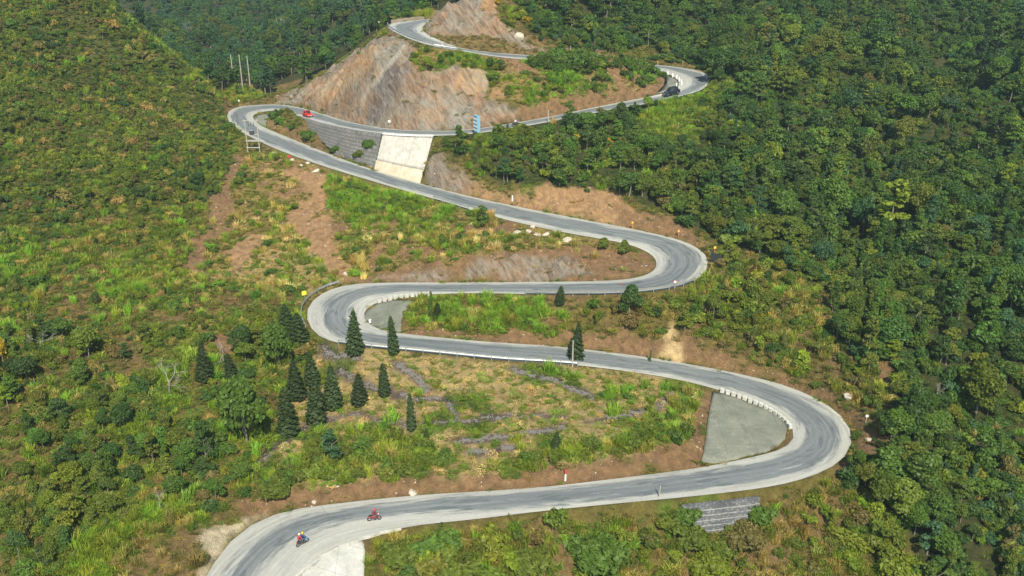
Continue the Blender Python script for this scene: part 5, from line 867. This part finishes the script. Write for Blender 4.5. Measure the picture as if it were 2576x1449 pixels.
for u, vb, vt, wp, i, tn, lab in [(1583,795,714,78,1,'dark','dark round tree leaning over the guard rail of the middle road'),(1795,800,738,68,1,'olive','pale green domed tree right of the middle road'),(703,935,812,84,4,'mid','big spreading tree left of the middle left hairpin'),(213,902,864,48,1,'yellowg','small yellow-green umbrella tree on the left slope'),(835,1165,1085,80,5,'blueg','drooping big-leaved blue-green tree above the lowest bank'),(1214,570,519,46,2,'mid','small pale tree at the guard rail on the long middle road'),(1635,915,880,20,3,'mid','thin sapling on the road edge by the yellow scar'),(1085,800,735,34,3,'mid','small upright tree at the top left of the grassy island'),(520,1165,1060,62,2,'dark','layered tree with a pale stem on the lower left slope'),(620,1120,950,130,4,'mid','large leafy tree clump left of the terraced field'),(1940,390,310,95,0,'mid','broad domed tree at the forest edge below the highest right hairpin'),(1440,330,285,62,4,'dark','round dark tree below the upper road, right of the white pole'),(1255,385,335,55,1,'mid','bushy tree just right of the billboard'),(12,935,840,60,1,'gold','golden yellow tree at the left edge of the photo'),(1650,240,0,0,0,'mid','')]:
    if not lab: continue
    p = H(u, vb); h = height_to(p, vt); d = np.linalg.norm(p-CAM); Rw = wp/2*d/FPX; s = Rw/3.1; plant_tree(i, p-[0, 0, .22*h], (s, s, 1.2*h/TREEH[i]), np.array(T[tn])*BR, lab, None)
BIGS = [shrub_mesh(rc_, 1.15, 1.3, 2600, .13, 1.9), shrub_mesh(rc_, 1.15, 1.2, 1700, .15, 2.2)]
for u, vb, wp, i, tn, lab in [(1500,1440,150,3,'mid','huge big-leaved shrub at the bottom centre of the photo'),(1330,1445,110,3,'olive','big-leaved shrub left of the huge one at the bottom'),(1005,1420,100,1,'olive','rounded shrub touching the white apron at the bottom'),(145,1385,70,0,'mid','round green shrub at the bottom left'),(700,1255,80,0,'olive','low round shrub at the left end of the brown bank'),(2280,1470,110,1,'yellowg','bright yellow-green bush near the bottom right corner'),(1790,1440,110,4,'yellowg','feathery yellow-green bush at the bottom, below the gabion wall'),(1718,1335,85,1,'mid','leafy bush hiding the left end of the lower gabion wall'),(1745,1382,100,2,'olive','olive bush at the foot of the lower gabion wall, left'),(1908,1318,85,3,'mid','upright bush at the right end of the lower gabion wall'),(1880,1378,110,0,'brownish','brownish bush at the foot of the lower gabion wall, right'),(1820,1392,90,1,'olive','low bush at the foot of the lower gabion wall, centre'),(775,350,40,1,'mid','bush growing out of the long gabion wall near its left end'),(845,385,30,2,'mid','small bush growing out of the long gabion wall near its middle'),(905,395,34,0,'olive','bush at the foot of the long gabion wall'),(930,372,40,3,'mid','bush growing out of the long gabion wall next to the pale wall')]:
    p = H(u, vb); d = np.linalg.norm(p-CAM); s = wp/2*d/FPX/1.15; o = BIGS[i % 2].copy(); o.name = 'shrub'; C.objects.link(o); o.location = p-[0, 0, .1]; o.scale = (s, s, s*.95); o['tint'] = [float(q) for q in np.array(T[tn])*BR]; tag(o, lab, 'shrub')
def rock_mesh(r, s=1.):
    bm = bmesh.new(); bmesh.ops.create_icosphere(bm, subdivisions=2, radius=1); k = unit(r.normal(size=(9, 3))); cut = r.uniform(.55, .9, 9)
    for v in bm.verts:
        c = np.array(v.co)
        for q, t_ in zip(k, cut):
            e_ = c@q-t_
            if e_ > 0: c = c-q*e_
        v.co = c*[1.2, .9, .75]
    me = bpy.data.meshes.new('boulder'); bm.to_mesh(me); bm.free(); o = bpy.data.objects.new('boulder', me); return o
t = NT('boulder_stone'); p = t.n('TexCoord').outputs['Object']; MBO = t.out(t.mix(t.ramp(t.noise(p, 2, 6, .7), [(.3, 0.), (.7, 1.)]), (.30, .26, .19), (.62, .57, .46)), t.noise(p, 5, 5), .6, .1)
rb = np.random.default_rng(3); ROCKS = [rock_mesh(rb) for _ in range(5)]
for o in ROCKS: o.data.materials.append(MBO)
for u, v, s, lab, g in [(1300,590,.9,'white boulder','pale boulders by the middle road'),(1330,586,.7,'','pale boulders by the middle road'),(1352,592,.8,'','pale boulders by the middle road'),(1372,594,.7,'','pale boulders by the middle road'),(1395,583,.5,'','pale boulders by the middle road'),(1430,606,1.0,'','pale boulders by the middle road'),(1340,572,.6,'','pale boulders by the middle road'),(2132,1003,.7,'grey boulder at the edge of the forest above the lower right hairpin',None),(1038,1243,.7,'cream boulder on the verge of the lowest road',None),(873,692,.7,'pale boulder at the left end of the middle earth cut',None),(690,388,.8,'large pale boulder below the upper left road',None),(735,405,.6,'','pale rocks spilled below the upper left road'),(760,420,.7,'','pale rocks spilled below the upper left road'),(795,432,.9,'','pale rocks spilled below the upper left road'),(775,410,.5,'','pale rocks spilled below the upper left road'),(2186,1107,.5,'white rock outside the lower right hairpin',None),(790,1268,.4,'small cream rock at the sandy end of the lowest road',None),(1305,95,1.6,'big grey rock slab at the foot of the mound',None)]:
    o = rb.choice(ROCKS).copy(); o.name = 'boulder'; C.objects.link(o); o.location = H(u, v)+[0, 0, s*.1]; o.scale = (s, s, s); o.rotation_euler = (rb.normal(0, .2), rb.normal(0, .2), rb.uniform(0, 6)); tag(o, lab or {'pale boulders by the middle road': 'pale boulder among the loose rocks beside the middle road', 'pale rocks spilled below the upper left road': 'pale rock in the spill below the upper left road'}[g] if lab != 'white boulder' else 'pale boulder among the loose rocks beside the middle road', 'boulder', g)
MSL = plain('slate_stone', (.15, .14, .125), .9, 0, .35, 4); SL = [rock_mesh(rb) for _ in range(3)]
for o in SL: o.data.materials.append(MSL)
Pp = []
for P_ in PATHS: Q = resample(P_, 90); W_ = hit(Q[:, 0], Q[:, 1]); Pp.append(np.repeat(W_, 5, 0)+rb.normal(0, .22, (450, 3))*[1, 1, 0])
Pp = np.concatenate(Pp); Pp = Pp[vnoise(Pp[:, 0]/2.5, Pp[:, 1]/2.5, 4) > .3]; Pp[:, 2] = gz(Pp[:, 0], Pp[:, 1]); n = len(Pp); stuff('terrace_stones', SL, Pp, s3(rb.uniform(.08, .22, n), .25), rb.integers(0, 3, n), np.full((n, 3), .2), 'rows of loose dark slate stones crossing the terraced field', 'stones', .3)
x, y, z = candidates(.7, 255); jj, ii = cell(x, y); g = G[jj, ii]; kp = np.isin(g, [ci[k] for k in ('earth', 'orange', 'rock', 'greyrock', 'sand', 'scar')]) & (rb.uniform(size=len(x)) < .22) & (gdr(x, y) > .3) & (ZI[jj, ii] > -2); Pp = np.stack([x, y, z], -1)[kp]; n = len(Pp)
stuff('loose_rubble', ROCKS, Pp, s3(.05+.18*rb.beta(1, 4, n), .3), rb.integers(0, 5, n), np.full((n, 3), .2), 'small pale stones scattered over the bare earth cuts', 'stones', .5)
# ------------------------------------------------------------------ valley haze
hz = MB().box((0, 365, 60), (900, 860, 260)).build('haze', None); hm = bpy.data.materials.new('haze'); hm.use_nodes = True; hn = hm.node_tree; hn.nodes.remove(hn.nodes['Principled BSDF']); pv = hn.nodes.new('ShaderNodeVolumePrincipled')
pv.inputs['Color'].default_value = (.62, .86, .95, 1); pv.inputs['Density'].default_value = .00022; pv.inputs['Anisotropy'].default_value = .2; hn.links.new(pv.outputs[0], hn.nodes['Material Output'].inputs['Volume']); hz.data.materials.append(hm); tag(hz, 'thin pale haze filling the valley', 'haze', kind='stuff')
